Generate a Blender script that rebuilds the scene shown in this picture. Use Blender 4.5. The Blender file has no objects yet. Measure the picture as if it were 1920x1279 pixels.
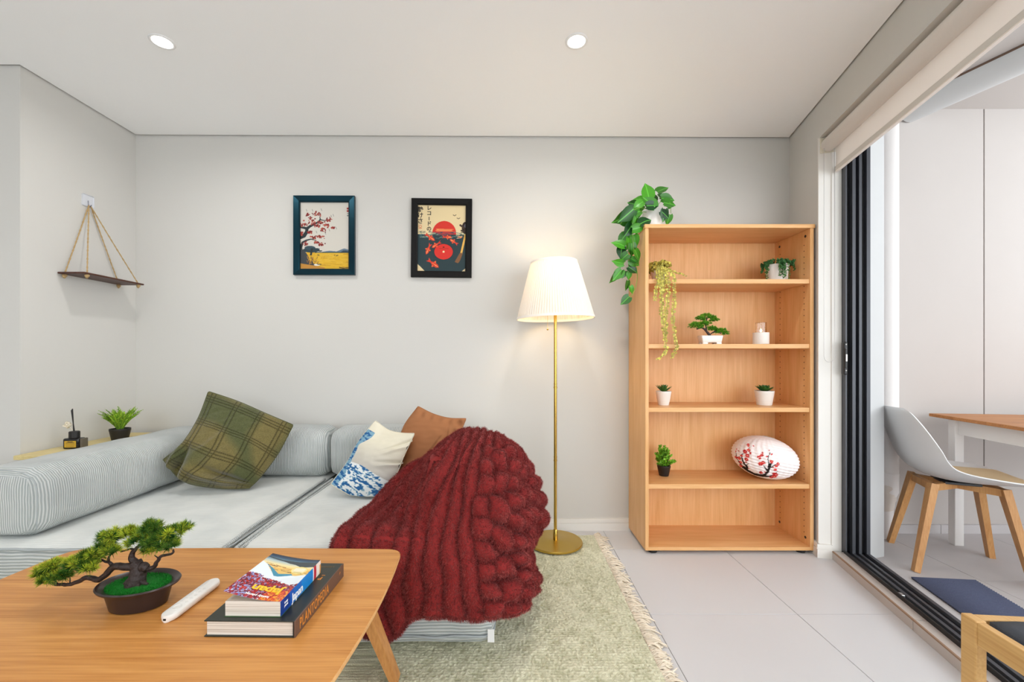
import bpy, bmesh, math, random
import numpy as np
from mathutils import Vector, Matrix, noise
C = bpy.context.scene.collection
sc = bpy.context.scene
rnd = random.Random(7)
PI = math.pi

# ------------------------------------------------------------------ camera, sky, exposure
cam_d = bpy.data.cameras.new('camera'); cam = bpy.data.objects.new('camera', cam_d); C.objects.link(cam)
cam.location = (0, 0, 1.05); cam.rotation_euler = (PI/2, 0, 0)
cam_d.lens = 15.0; cam_d.sensor_width = 36.0
cam_d.shift_x = 9/1920; cam_d.shift_y = 32.5/1920; cam_d.clip_start = 0.02
sc.camera = cam
w = bpy.data.worlds.new('overcast_sky'); sc.world = w; w.use_nodes = True
bg = w.node_tree.nodes['Background']; bg.inputs[0].default_value = (0.91, 0.96, 1.0, 1); bg.inputs[1].default_value = 5.0
vs = sc.view_settings; vs.view_transform = 'Standard'; vs.look = 'None'; vs.gamma = 1.0; vs.use_curve_mapping = False
vs.exposure = -0.08
LAMP_W = 5.2      # each recessed downlight
BULB_W = 2.8       # floor lamp bulb
sc.cycles.max_bounces = 10; sc.cycles.diffuse_bounces = 6; sc.cycles.transmission_bounces = 8; sc.cycles.transparent_max_bounces = 12

# ------------------------------------------------------------------ colour and materials
def lin(c):
    c = c/255.0
    return c/12.92 if c <= 0.04045 else ((c+0.055)/1.055)**2.4
def rgb(r, g, b): return (lin(r), lin(g), lin(b), 1.0)
def base_mat(name):
    m = bpy.data.materials.new(name); m.use_nodes = True
    nt = m.node_tree; b = nt.nodes['Principled BSDF']
    return m, nt, b
def mat(name, col, rough=0.5, metal=0.0, spec=0.5, bump=0.0, bscale=200.0, var=0.0, vscale=6.0, **kw):
    m, nt, b = base_mat(name)
    b.inputs['Base Color'].default_value = col; b.inputs['Roughness'].default_value = rough
    b.inputs['Metallic'].default_value = metal; b.inputs['Specular IOR Level'].default_value = spec
    for k, v in kw.items(): b.inputs[k.replace('_', ' ')].default_value = v
    tc = nt.nodes.new('ShaderNodeTexCoord')
    if bump:
        n = nt.nodes.new('ShaderNodeTexNoise'); n.inputs['Scale'].default_value = bscale; n.inputs['Detail'].default_value = 4
        bm = nt.nodes.new('ShaderNodeBump'); bm.inputs['Strength'].default_value = bump; bm.inputs['Distance'].default_value = 0.005
        nt.links.new(tc.outputs['Object'], n.inputs['Vector']); nt.links.new(n.outputs['Fac'], bm.inputs['Height'])
        nt.links.new(bm.outputs['Normal'], b.inputs['Normal'])
    if var:
        n2 = nt.nodes.new('ShaderNodeTexNoise'); n2.inputs['Scale'].default_value = vscale; n2.inputs['Detail'].default_value = 5
        mx = nt.nodes.new('ShaderNodeMixRGB'); mx.inputs[1].default_value = tuple(x*(1-var) for x in col[:3])+(1,)
        mx.inputs[2].default_value = tuple(min(1, x*(1+var)) for x in col[:3])+(1,)
        nt.links.new(tc.outputs['Object'], n2.inputs['Vector']); nt.links.new(n2.outputs['Fac'], mx.inputs[0])
        nt.links.new(mx.outputs[0], b.inputs['Base Color'])
    return m
def wood(name, c1, c2, axis='X', rough=0.45, stretch=14.0, scale=3.0, spec=0.4, fine=0.5):
    m, nt, b = base_mat(name)
    tc = nt.nodes.new('ShaderNodeTexCoord'); mp = nt.nodes.new('ShaderNodeMapping')
    s = [stretch*scale]*3; s['XYZ'.index(axis)] = scale
    mp.inputs['Scale'].default_value = s
    n = nt.nodes.new('ShaderNodeTexNoise'); n.inputs['Scale'].default_value = 1.0; n.inputs['Detail'].default_value = 6; n.inputs['Distortion'].default_value = 0.6
    mp2 = nt.nodes.new('ShaderNodeMapping'); s2 = [90*scale/3]*3; s2['XYZ'.index(axis)] = 2.2; mp2.inputs['Scale'].default_value = s2
    n2 = nt.nodes.new('ShaderNodeTexNoise'); n2.inputs['Scale'].default_value = 2.0; n2.inputs['Detail'].default_value = 3
    add = nt.nodes.new('ShaderNodeMath'); add.operation = 'MULTIPLY_ADD'; add.inputs[1].default_value = fine
    add2 = nt.nodes.new('ShaderNodeMath'); add2.operation = 'MULTIPLY_ADD'; add2.inputs[1].default_value = 1-fine; add2.inputs[2].default_value = 0
    rp = nt.nodes.new('ShaderNodeValToRGB')
    rp.color_ramp.elements[0].position = 0.32; rp.color_ramp.elements[0].color = c2
    rp.color_ramp.elements[1].position = 0.62; rp.color_ramp.elements[1].color = c1
    L = nt.links.new
    L(tc.outputs['Object'], mp.inputs[0]); L(mp.outputs[0], n.inputs['Vector'])
    L(tc.outputs['Object'], mp2.inputs[0]); L(mp2.outputs[0], n2.inputs['Vector'])
    L(n.outputs['Fac'], add2.inputs[0]); L(n2.outputs['Fac'], add.inputs[0]); L(add2.outputs[0], add.inputs[2])
    L(add.outputs[0], rp.inputs[0]); L(rp.outputs[0], b.inputs['Base Color'])
    b.inputs['Roughness'].default_value = rough; b.inputs['Specular IOR Level'].default_value = spec
    return m
def cord(name, axis, c1, c2, pitch=0.0085, bump=0.6):
    m, nt, b = base_mat(name); L = nt.links.new
    tc = nt.nodes.new('ShaderNodeTexCoord'); sp = nt.nodes.new('ShaderNodeSeparateXYZ'); L(tc.outputs['Object'], sp.inputs[0])
    nz = nt.nodes.new('ShaderNodeTexNoise'); nz.inputs['Scale'].default_value = 7; L(tc.outputs['Object'], nz.inputs['Vector'])
    ma = nt.nodes.new('ShaderNodeMath'); ma.operation = 'MULTIPLY_ADD'; ma.inputs[1].default_value = 0.014
    L(nz.outputs['Fac'], ma.inputs[0]); L(sp.outputs['XYZ'.index(axis)], ma.inputs[2])
    mu = nt.nodes.new('ShaderNodeMath'); mu.operation = 'MULTIPLY'; mu.inputs[1].default_value = 2*PI/pitch; L(ma.outputs[0], mu.inputs[0])
    sn = nt.nodes.new('ShaderNodeMath'); sn.operation = 'SINE'; L(mu.outputs[0], sn.inputs[0])
    mr = nt.nodes.new('ShaderNodeMapRange'); mr.inputs[1].default_value = -1; L(sn.outputs[0], mr.inputs[0])
    n2 = nt.nodes.new('ShaderNodeTexNoise'); n2.inputs['Scale'].default_value = 5; n2.inputs['Detail'].default_value = 6; L(tc.outputs['Object'], n2.inputs['Vector'])
    mx = nt.nodes.new('ShaderNodeMixRGB'); mx.inputs[1].default_value = c2; mx.inputs[2].default_value = c1; L(mr.outputs[0], mx.inputs[0])
    mz = nt.nodes.new('ShaderNodeMixRGB'); mz.blend_type = 'MULTIPLY'; mz.inputs[0].default_value = 0.35; L(mx.outputs[0], mz.inputs[1])
    rp = nt.nodes.new('ShaderNodeValToRGB'); rp.color_ramp.elements[0].position = .35; rp.color_ramp.elements[0].color = (.55, .6, .62, 1)
    rp.color_ramp.elements[1].position = .6; L(n2.outputs['Fac'], rp.inputs[0]); L(rp.outputs[0], mz.inputs[2])
    L(mz.outputs[0], b.inputs['Base Color'])
    bm = nt.nodes.new('ShaderNodeBump'); bm.inputs['Strength'].default_value = bump; bm.inputs['Distance'].default_value = 0.002
    L(sn.outputs[0], bm.inputs['Height']); L(bm.outputs[0], b.inputs['Normal'])
    b.inputs['Roughness'].default_value = 0.9; b.inputs['Sheen Weight'].default_value = 0.25; b.inputs['Specular IOR Level'].default_value = .15
    return m
def vcmat(name, rough=0.6, spec=0.3, bump=0.0, bscale=300, sheen=0.0, trans=0.0):
    m = mat(name, (1, 1, 1, 1), rough, 0, spec, bump, bscale)
    nt = m.node_tree; b = nt.nodes['Principled BSDF']
    a = nt.nodes.new('ShaderNodeVertexColor'); a.layer_name = 'Col'
    nt.links.new(a.outputs[0], b.inputs['Base Color'])
    if sheen: b.inputs['Sheen Weight'].default_value = sheen
    return m
def emis(name, col, s):
    m, nt, b = base_mat(name)
    b.inputs['Base Color'].default_value = col; b.inputs['Emission Color'].default_value = col; b.inputs['Emission Strength'].default_value = s
    return m

# ------------------------------------------------------------------ mesh helpers: every shape is (verts, faces)
def box(x0, y0, z0, x1, y1, z1):
    v = [(x0, y0, z0), (x1, y0, z0), (x1, y1, z0), (x0, y1, z0), (x0, y0, z1), (x1, y0, z1), (x1, y1, z1), (x0, y1, z1)]
    return v, [(0, 3, 2, 1), (4, 5, 6, 7), (0, 1, 5, 4), (1, 2, 6, 5), (2, 3, 7, 6), (3, 0, 4, 7)]
def rbox(x0, y0, z0, x1, y1, z1, r=0.004, seg=2):
    bm = bmesh.new(); vs_, fs = box(x0, y0, z0, x1, y1, z1)
    bv = [bm.verts.new(p) for p in vs_]
    for f in fs: bm.faces.new([bv[i] for i in f])
    bmesh.ops.bevel(bm, geom=bm.edges[:], offset=r, segments=seg, profile=0.5, affect='EDGES')
    bm.verts.index_update()
    out = [tuple(v.co) for v in bm.verts], [tuple(v.index for v in f.verts) for f in bm.faces]
    bm.free(); return out
def prism(poly, z0, z1, r=0):
    n = len(poly); v = [(p[0], p[1], z0) for p in poly]+[(p[0], p[1], z1) for p in poly]
    f = [tuple(range(n-1, -1, -1)), tuple(range(n, 2*n))]+[(i, (i+1) % n, n+(i+1) % n, n+i) for i in range(n)]
    return v, f
def lathe(prof, n=32, cx=0, cy=0, cap=True, sx=1, sy=1):
    v = []; f = []
    for r, z in prof:
        for i in range(n):
            a = 2*PI*i/n; v.append((cx+r*sx*math.cos(a), cy+r*sy*math.sin(a), z))
    for k in range(len(prof)-1):
        for i in range(n):
            j = (i+1) % n; f.append((k*n+i, k*n+j, (k+1)*n+j, (k+1)*n+i))
    if cap:
        f.append(tuple(range(n-1, -1, -1))); m_ = (len(prof)-1)*n; f.append(tuple(m_+i for i in range(n)))
    return v, f
def tube(pts, rad, n=8, cap=True):
    pts = [Vector(p) for p in pts]; m_ = len(pts)
    if not hasattr(rad, '__len__'): rad = [rad]*m_
    v = []; f = []; up = Vector((0.13, 0.21, 1)).normalized(); pn = None
    for k, p in enumerate(pts):
        t = (pts[min(k+1, m_-1)]-pts[max(k-1, 0)])
        t = t.normalized() if t.length > 1e-9 else Vector((0, 0, 1))
        if pn is None:
            pn = t.cross(up)
            if pn.length < .1: pn = t.cross(Vector((1, 0, 0)))
        pn = (pn-t*pn.dot(t)).normalized(); b = t.cross(pn)
        for i in range(n):
            a = 2*PI*i/n; q = p+(pn*math.cos(a)+b*math.sin(a))*rad[k]; v.append(tuple(q))
    for k in range(m_-1):
        for i in range(n):
            j = (i+1) % n; f.append((k*n+i, k*n+j, (k+1)*n+j, (k+1)*n+i))
    if cap: f.append(tuple(range(n-1, -1, -1))); f.append(tuple((m_-1)*n+i for i in range(n)))
    return v, f
def spline(pts, n=8):
    """Catmull-Rom through the points"""
    P = [np.array(p, float) for p in pts]; P = [2*P[0]-P[1]]+P+[2*P[-1]-P[-2]]; out = []
    for k in range(1, len(P)-2):
        a, b, c, d = P[k-1:k+3]
        for i in range(n):
            t = i/n; out.append(.5*((2*b)+(c-a)*t+(2*a-5*b+4*c-d)*t*t+(3*b-a-3*c+d)*t**3))
    out.append(P[-2]); return out
def ico(c, r, sub=2, sz=1.0):
    bm = bmesh.new(); bmesh.ops.create_icosphere(bm, subdivisions=sub, radius=1)
    bm.verts.index_update()
    o = [(c[0]+v.co.x*r, c[1]+v.co.y*r, c[2]+v.co.z*r*sz) for v in bm.verts], [tuple(v.index for v in f.verts) for f in bm.faces]
    bm.free(); return o
def join(*shapes):
    v = []; f = []
    for a, b in shapes:
        o = len(v); v += list(map(tuple, a)); f += [tuple(i+o for i in q) for q in b]
    return v, f
def xf(shape, M):
    return [tuple(M @ Vector(p)) for p in shape[0]], shape[1]
def fmap(shape, fn): return [tuple(fn(*p)) for p in shape[0]], shape[1]
def bar(p, q, w_, t_, w2=None, t2=None, side=(0, 1, 0)):
    """square-section bar from p to q, w_ wide along side"""
    p, q = Vector(p), Vector(q); d = (q-p).normalized(); s = Vector(side); s = (s-d*s.dot(d)).normalized(); u = d.cross(s)
    w2 = w2 or w_; t2 = t2 or t_; v = []
    for c, a, b in ((p, w_, t_), (q, w2, t2)):
        for i, j in ((-1, -1), (1, -1), (1, 1), (-1, 1)): v.append(tuple(c+s*(i*a/2)+u*(j*b/2)))
    return v, [(3, 2, 1, 0), (4, 5, 6, 7), (0, 1, 5, 4), (1, 2, 6, 5), (2, 3, 7, 6), (3, 0, 4, 7)]

def obj(name, shape, m, parent=None, smooth=None, loc=None, cols=None, mi=None, kind=None, label=None):
    """loc: shape is in world/parent coordinates, object origin goes to loc"""
    v, f = shape; me = bpy.data.meshes.new(name)
    if loc is not None: v = np.asarray(v, float)-np.array(loc, float)
    if isinstance(v, np.ndarray): v = v.tolist()
    me.from_pydata(v, [], f if isinstance(f, list) else f.tolist())
    for mm in (m if isinstance(m, (list, tuple)) else [m]): me.materials.append(mm)
    if mi is not None: me.polygons.foreach_set('material_index', np.asarray(mi, dtype=np.int32))
    if cols is not None:
        ca = me.color_attributes.new('Col', 'FLOAT_COLOR', 'POINT')
        cc = np.ones((len(me.vertices), 4), np.float32); cc[:, :3] = np.asarray(cols)[:, :3]; ca.data.foreach_set('color', cc.ravel())
    if smooth is True: me.polygons.foreach_set('use_smooth', [True]*len(me.polygons))
    elif smooth:
        me.polygons.foreach_set('use_smooth', [True]*len(me.polygons)); me.set_sharp_from_angle(angle=math.radians(smooth))
    me.update()
    o = bpy.data.objects.new(name, me); C.objects.link(o)
    if loc is not None: o.location = loc
    if parent: o.parent = parent
    if kind: o['kind'] = kind
    if label: o['label'] = label
    return o
def thing(name, label, cat, loc=(0, 0, 0), rotz=0, group=None):
    o = bpy.data.objects.new(name, None); C.objects.link(o); o.empty_display_size = .05
    o.location = loc; o.rotation_euler = (0, 0, rotz); o['label'] = label; o['category'] = cat
    if group: o['group'] = group
    return o
def tag(o, label, cat, group=None):
    o['label'] = label; o['category'] = cat
    if group: o['group'] = group
    return o
def struct(name, shape, m, parent=None, **k):
    o = obj(name, shape, m, parent, **k)
    if not parent: o['kind'] = 'structure'
    return o
def piece(o, name, loc, rot=None, scale=None, parent=None):
    c = o.copy(); c.name = name; C.objects.link(c); c.location = loc
    if rot is not None: c.rotation_euler = rot
    if scale is not None: c.scale = scale
    if parent is not None: c.parent = parent
    return c
def copy_tree(o, parent=None):
    c = o.copy(); C.objects.link(c)
    if parent: c.parent = parent
    for ch in list(o.children): copy_tree(ch, c)
    return c
def pt(px, py, Y): return np.array([(px-951)/800*Y, Y, 1.05-(py-672)/800*Y])   # where a point seen in the photo stands at depth Y
def text_shape(body, size, extrude=0.0004, offset=0.0, align='CENTER', spacing=1.0):
    cu = bpy.data.curves.new('t', 'FONT'); cu.body = body; cu.size = size; cu.extrude = extrude; cu.offset = offset
    cu.align_x = align; cu.align_y = 'CENTER'; cu.space_character = spacing; cu.resolution_u = 3
    o = bpy.data.objects.new('t', cu); C.objects.link(o)
    dg = bpy.context.evaluated_depsgraph_get(); dg.update(); me = bpy.data.meshes.new_from_object(o.evaluated_get(dg))
    sh = [tuple(v.co) for v in me.vertices], [tuple(p.vertices) for p in me.polygons]
    bpy.data.objects.remove(o); bpy.data.curves.remove(cu); bpy.data.meshes.remove(me); return sh

class Canvas:
    """a flat print, painted in numbers and then laid over a mesh grid as vertex colours"""
    def __init__(s, w_, h_, col):
        s.w, s.h = w_, h_; s.a = np.ones((h_, w_, 3)); s.a[:] = np.array(col[:3])
        s.X, s.Y = np.meshgrid((np.arange(w_)+.5)/w_, (np.arange(h_)+.5)/h_)
    def fill(s, m_, col): s.a[m_] = np.array(col[:3])
    def rect(s, x0, y0, x1, y1, col): s.fill((s.X >= x0) & (s.X <= x1) & (s.Y >= y0) & (s.Y <= y1), col)
    def ell(s, cx, cy, rx, ry, col, rot=0):
        x, y = s.X-cx, s.Y-cy; c, q = math.cos(rot), math.sin(rot)
        s.fill(((x*c+y*q)/rx)**2+((-x*q+y*c)/ry)**2 <= 1, col)
    def poly(s, P, col):
        ins = np.zeros(s.X.shape, bool); n = len(P)
        for i in range(n):
            (x0, y0), (x1, y1) = P[i], P[(i+1) % n]
            if y0 == y1: continue
            c = ((y0 > s.Y) != (y1 > s.Y)) & (s.X < (x1-x0)*(s.Y-y0)/(y1-y0)+x0); ins ^= c
        s.fill(ins, col)
    def line(s, P, w0, col, w1=None):
        w1 = w0 if w1 is None else w1; n = len(P)-1; asp = s.h/s.w
        for i in range(n):
            (x0, y0), (x1, y1) = P[i], P[i+1]; dx, dy = x1-x0, (y1-y0)*asp; L = dx*dx+dy*dy+1e-12
            t = np.clip(((s.X-x0)*dx+(s.Y-y0)*asp*dy)/L, 0, 1)
            d = np.hypot(s.X-x0-t*dx, (s.Y-y0)*asp-t*dy); s.fill(d <= (w0+(w1-w0)*(i+t)/n), col)
    def sample(s, u, v):
        i = np.clip((np.asarray(v)*s.h).astype(int), 0, s.h-1); j = np.clip((np.asarray(u)*s.w).astype(int), 0, s.w-1)
        return s.a[i, j]
def gridfaces(nu, nv):
    i = np.arange(nu-1)[None, :]+np.arange(nv-1)[:, None]*nu; i = i.ravel()
    return np.stack([i, i+1, i+nu+1, i+nu], 1)
def netsurf(net, nu, nv):
    """smooth surface through a net[row][col] of points"""
    net = np.array(net, float)
    def interp(A, n):     # along axis 0
        k = A.shape[0]; t = np.linspace(0, k-1, n); i = np.minimum(t.astype(int), k-2); f = (t-i).reshape((-1,)+(1,)*(A.ndim-1))
        E = np.concatenate([2*A[:1]-A[1:2], A, 2*A[-1:]-A[-2:-1]]); a, b, c, d = E[i], E[i+1], E[i+2], E[i+3]
        return .5*(2*b+(c-a)*f+(2*a-5*b+4*c-d)*f*f+(3*b-a-3*c+d)*f**3)
    A = interp(net, nv); return interp(A.transpose(1, 0, 2), nu).transpose(1, 0, 2)     # [nv][nu][3]
def normals(S):
    du = np.gradient(S, axis=1); dv = np.gradient(S, axis=0); n = np.cross(du, dv); return n/(np.linalg.norm(n, axis=2, keepdims=True)+1e-12)
def fbm(P, scale, seed=0.0):
    P = np.asarray(P).reshape(-1, 3)*scale+seed
    return np.array([noise.noise(Vector(p)) for p in P])
def needles(name, centres, dirs, lens, width, cols0, cols1, m, parent, loc=(0, 0, 0)):
    """many thin three-sided blades as one mesh"""
    c = np.asarray(centres, float); d = np.asarray(dirs, float); d /= np.linalg.norm(d, axis=1, keepdims=True)+1e-9
    r = np.random.RandomState(3).normal(size=c.shape); s = np.cross(d, r); s /= np.linalg.norm(s, axis=1, keepdims=True)+1e-9
    w_ = (np.asarray(width)*np.ones(len(c)))[:, None]; L = np.asarray(lens)[:, None]
    V = np.stack([c-s*w_, c+s*w_, c+d*L], 1).reshape(-1, 3)
    F = np.arange(len(V)).reshape(-1, 3)
    K = np.stack([cols0, cols0, cols1], 1).reshape(-1, 3)
    o = obj(name, (V, F), m, parent, cols=K, loc=loc if parent is None else None, kind='stuff'); return o
# ------------------------------------------------------------------ the room
WALL = mat('wall_paint', rgb(209, 207, 202), .85, bump=.04, bscale=120, spec=.2)
CEILM = mat('ceiling_paint', rgb(252, 252, 252), .9, spec=.1)
GAP = mat('shadow_gap', rgb(60, 58, 55), .9)
TRIM = mat('trim_paint', rgb(232, 229, 223), .45)
TILE = mat('floor_tile', rgb(208, 208, 210), .42, spec=.35, var=.03, vscale=3, bump=.02, bscale=400)
GROUT = mat('grout', rgb(140, 137, 134), .9)
BTILE = mat('balcony_tile', rgb(188, 184, 184), .7, var=.06, vscale=8)
RENDERW = mat('balcony_render', rgb(188, 182, 178), .9, spec=.1, var=.03, vscale=3)
PIERM = mat('pier_paint', rgb(196, 197, 197), .9, var=.03, vscale=8, spec=.1)
ALU = mat('dark_aluminium', rgb(28, 29, 32), .35, metal=.3)
ALU2 = mat('grey_aluminium', rgb(74, 76, 82), .4, metal=.3)
HZ = 2.4
def yw(x): return 2.585+(x+2.25)*.00879
CX, CY = 1.7325, 2.62
def RW(s, t, z): return (CX-.2235*s+.9747*t, CY-.9747*s-.2235*t, z)      # along the angled window wall: s from the corner, t outward
def rwbox(s0, t0, z0, s1, t1, z1, r=0):
    sh = rbox(s0, t0, z0, s1, t1, z1, r) if r else box(s0, t0, z0, s1, t1, z1)
    return [RW(*p) for p in sh[0]], [tuple(reversed(f)) for f in sh[1]]
S0, S1, ZH = .369, 4.6, 2.215
REAR = -3.0
XR = CX-.2235*(CY-REAR)/.9747
# floor: a grout bed with separate 60 cm tiles
flo = struct('floor', box(-4.1, REAR-.1, -.06, 2.1, 2.75, -.003), GROUT)
def wall_x(y): return CX+.062-(CY-y)*.2293
tile0 = rbox(-.2985, -.2985, -.003, .2985, .2985, 0, .0012, 1)
t_first = None
for i in range(-8, 3):
    for j in range(-6, 4):
        cx_, cy_ = .583-.3+.605*i+.0, 2.34-.3+.59*j+.0
        cx_ = .283+.605*i
        x0, x1, y0, y1 = cx_-.3015, cx_+.3015, 2.045-.294+.59*j, 2.045+.294+.59*j
        if x0 < -4: continue
        if y1 > 2.64: y1 = 2.64
        if y0 > y1 or y0 < REAR+.0: continue
        if x1 < wall_x(y0)+.02:
            if y1 > 2.6: obj('floor_tile', rbox(x0, y0, -.003, x1, y1, 0, .001, 1), TILE, flo)
            elif t_first is None: t_first = obj('floor_tile', rbox(-.3015, -.294, -.003, .3015, .294, 0, .001, 1), TILE, flo); t_first.location = ((x0+x1)/2, (y0+y1)/2, 0)
            else: piece(t_first, 'floor_tile', ((x0+x1)/2, (y0+y1)/2, 0))
        elif x0 < wall_x(y1):
            P = [(x0, y0)]
            xa, xb = min(x1, wall_x(y0)), min(x1, wall_x(y1))
            if xa > x0: P.append((xa, y0))
            if xa < x1 and xb >= x1: P.append((x1, y0+(x1-xa)/.2293))
            if xa <= x0: P = [(x0, y0+(x0-xa)/.2293)]
            P += [(xb, y1), (x0, y1)]
            obj('floor_tile', prism(P, -.003, 0), TILE, flo)
# ceiling with a shadow gap around it
struct('ceiling', join(prism([(-4, REAR), (XR-.01, REAR), (CX-.012, 2.605), (-2.24, 2.573), (-2.24, 1.96), (-4, 1.96)], HZ, HZ+.012)), CEILM)
struct('trim_1', prism([(-4.1, REAR-.1), (XR+.1, REAR-.1), (CX+.1, 2.75), (-4.1, 2.75)], HZ+.018, HZ+.1), GAP)
struct('wall_back', prism([(-2.25, yw(-2.25)), (-2.25, 2.75), (CX, 2.75), (CX, CY)], 0, HZ+.02), WALL)
struct('wall_left', prism([(-4.1, 1.971), (-4.1, 2.75), (-2.25, 2.75), (-2.25, 1.971)], 0, HZ+.02), WALL)
struct('wall_far_left', box(-4.1, REAR, 0, -4, 1.971, HZ+.02), WALL)
# rear wall behind the camera, its wide opening added to let in sky fill
struct('wall_rear', join(box(-4.1, REAR-.1, 0, -2.6, REAR, HZ+.02), box(-.4, REAR-.1, 0, XR+.1, REAR, HZ+.02), box(-2.6, REAR-.1, 0, -.4, REAR, 1.0), box(-2.6, REAR-.1, 2.25, -.4, REAR, HZ+.02)), WALL)
# right wall: stub, lintel, rear stub
struct('wall_right', join(rwbox(-.1, 0, 0, S0, .2, HZ+.02), rwbox(S0, 0, ZH, S1, .2, HZ+.16), rwbox(S1, 0, 0, 5.9, .2, HZ+.16)), WALL)
# white reveal lining with a step
struct('trim_2', join(rwbox(S0-.001, -.004, 0, S0+.006, .105, ZH), rwbox(S0+.006, .055, .04, S0+.012, .105, ZH)), TRIM)
# baseboards, two-step profile
def skirt(fn, a, b, sgn):
    return join(fn(a, b, 0, .052, .014), fn(a, b, .055, .075, .012), fn(a, b, .05, .058, .009))
bb = [prism([(a, yw(a)-d), (b_, yw(b_)-d), (b_, yw(b_)), (a, yw(a))], z0, z1) for a, b_ in ((-2.25, 1.73),) for z0, z1, d in ((0, .046, .014), (.046, .052, .008), (.052, .072, .012))]
struct('baseboard_back', join(*bb), TRIM)
struct('baseboard_left', join(*[prism([(-2.25+d, 1.957), (-2.25+d, 2.57), (-2.25, 2.57), (-2.25, 1.971), (-4, 1.971), (-4, 1.971-d)], z0, z1) for z0, z1, d in ((0, .046, .014), (.046, .052, .008), (.052, .072, .012))]), TRIM)
struct('baseboard_right', join(*[rwbox(.0, -d, z0, S0+d, 0, z1) for z0, z1, d in ((0, .046, .014), (.046, .052, .008), (.052, .072, .012))],
       *[rwbox(S0+.006, -.014, z0, S0+.006+d, .058, z1) for z0, z1, d in ((0, .046, .014), (.046, .052, .008), (.052, .072, .012))]), TRIM)
# sill of pale tiles with a brown edge strip
SILLT = mat('sill_tile', rgb(188, 180, 174), .5, var=.03)
SILLE = mat('sill_edge', rgb(150, 120, 95), .6, var=.1, vscale=20)
sill = struct('trim_3', rwbox(S0+.02, .062, -.003, S1, .21, .030), GROUT)
for k in range(7):
    a = S0+.02+.6*k; b_ = min(a+.597, S1)
    obj('sill_tile', rwbox(a, .060, .030, b_, .108, .043, .001), SILLT, sill)
    obj('sill_tile', rwbox(a, .054, 0, b_, .062, .038, .001), SILLT, sill)
obj('edge_strip', rwbox(S0+.02, .0535, .0375, S1, .0605, .0435), SILLE, sill)
# sliding door frame: jamb, head and bottom track with grooves
dw = struct('door_1', join(rwbox(S0+.006, .100, .04, S0+.02, .212, ZH), rwbox(S0, .100, ZH-.05, S1, .212, ZH), rwbox(S0, .100, .030, S1, .212, .040)), ALU)
for t0, t1, d in ((.100, .106, .05), (.128, .142, .055), (.160, .172, .05), (.196, .212, .045)):
    obj('frame_fin', rwbox(S0+.02, t0, .05, S0+d, t1, ZH-.05), ALU2, dw)
    obj('track_rail', rwbox(S0+.03, t0, .040, S1, t1, .054 if t0 > .1 else .060), ALU2 if t0 > .12 else ALU, dw)
obj('groove_lining', join(rwbox(S0+.018, .106, .05, S0+.022, .128, ZH-.05), rwbox(S0+.018, .142, .05, S0+.022, .196, ZH-.05)), mat('black_rubber', rgb(8, 8, 9), .5), dw)
lt = obj('latch', join(rwbox(S0+.03, .088, .965, S0+.062, .104, 1.135, .006), rwbox(S0+.058, .090, 1.0, S0+.068, .1, 1.1, .003)), mat('latch_black', rgb(22, 22, 24), .35), dw)
obj('latch_plate', join(rwbox(S0+.066, .092, 1.035, S0+.071, .098, 1.07)), mat('steel', rgb(190, 185, 178), .3, metal=.9), lt)
obj('screw', join(*[rwbox(S0+.061, .093, z, S0+.065, .099, z+.006) for z in (.985, 1.008, 1.095, 1.118)]), mat('steel_dark', rgb(120, 118, 115), .3, metal=.9), lt)
for s in (1.9,):
    obj('track_stop', rwbox(.80, .107, .040, .825, .124, .056, .002), mat('zinc', rgb(205, 205, 205), .3, metal=.8), dw)
# roller blind
BL = mat('blind_fabric', rgb(244, 239, 234), .8, spec=.1)
_n = BL.node_tree; _t = _n.nodes.new('ShaderNodeBsdfTranslucent'); _t.inputs[0].default_value = rgb(244, 238, 232); _m = _n.nodes.new('ShaderNodeMixShader'); _m.inputs[0].default_value = .35
_n.links.new(_n.nodes['Principled BSDF'].outputs[0], _m.inputs[1]); _n.links.new(_t.outputs[0], _m.inputs[2]); _n.links.new(_m.outputs[0], _n.nodes['Material Output'].inputs[0])
blind = thing('roller_blind', 'white roller blind mostly rolled up above the sliding door', 'blind', RW(S0+.02, .045, 2.172))
bo = np.array(blind.location)
def B(sh): return (np.array(sh[0])-bo).tolist(), sh[1]
obj('roller_tube', B(tube([RW(S0+.016, .04, 2.17), RW(4.3, .04, 2.17)], .036, 32)), BL, blind, smooth=40)
obj('fabric', B(rwbox(S0+.025, .068, 2.046, 4.3, .0695, 2.17)), BL, blind)
obj('bottom_bar', B(rwbox(S0+.023, .062, 2.022, 4.3, .075, 2.048, .002)), mat('blind_bar', rgb(212, 207, 200), .5), blind)
obj('bottom_rail_edge', B(rwbox(S0+.023, .0615, 2.018, 4.3, .0755, 2.0225)), mat('rail_edge', rgb(240, 232, 225), .4), blind)
obj('bracket', B(join(rwbox(S0+.006, .002, 2.13, S0+.014, .08, 2.212, .004), tube([RW(S0+.012, .04, 2.17), RW(S0+.024, .04, 2.17)], .030, 24))), mat('bracket_cream', rgb(214, 206, 186), .5), blind, smooth=40)
ch = [RW(S0+.03, .012+.0, 2.16)]
for k in range(25):
    a = k/24; ch.append(RW(S0+.03, .012+.0, 2.16-1.10*a))
arc = [RW(S0+.03, .012+.024*(1-math.cos(PI*a/8)), 1.06-.03*math.sin(PI*a/8)) for a in range(1, 8)]
ch += arc+[RW(S0+.03, .06, 1.06), RW(S0+.03, .06, 2.16)]
obj('pull_chain', B(tube(ch, .0013, 5)), mat('chain', rgb(205, 203, 200), .3, metal=.4), blind, smooth=True)
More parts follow.
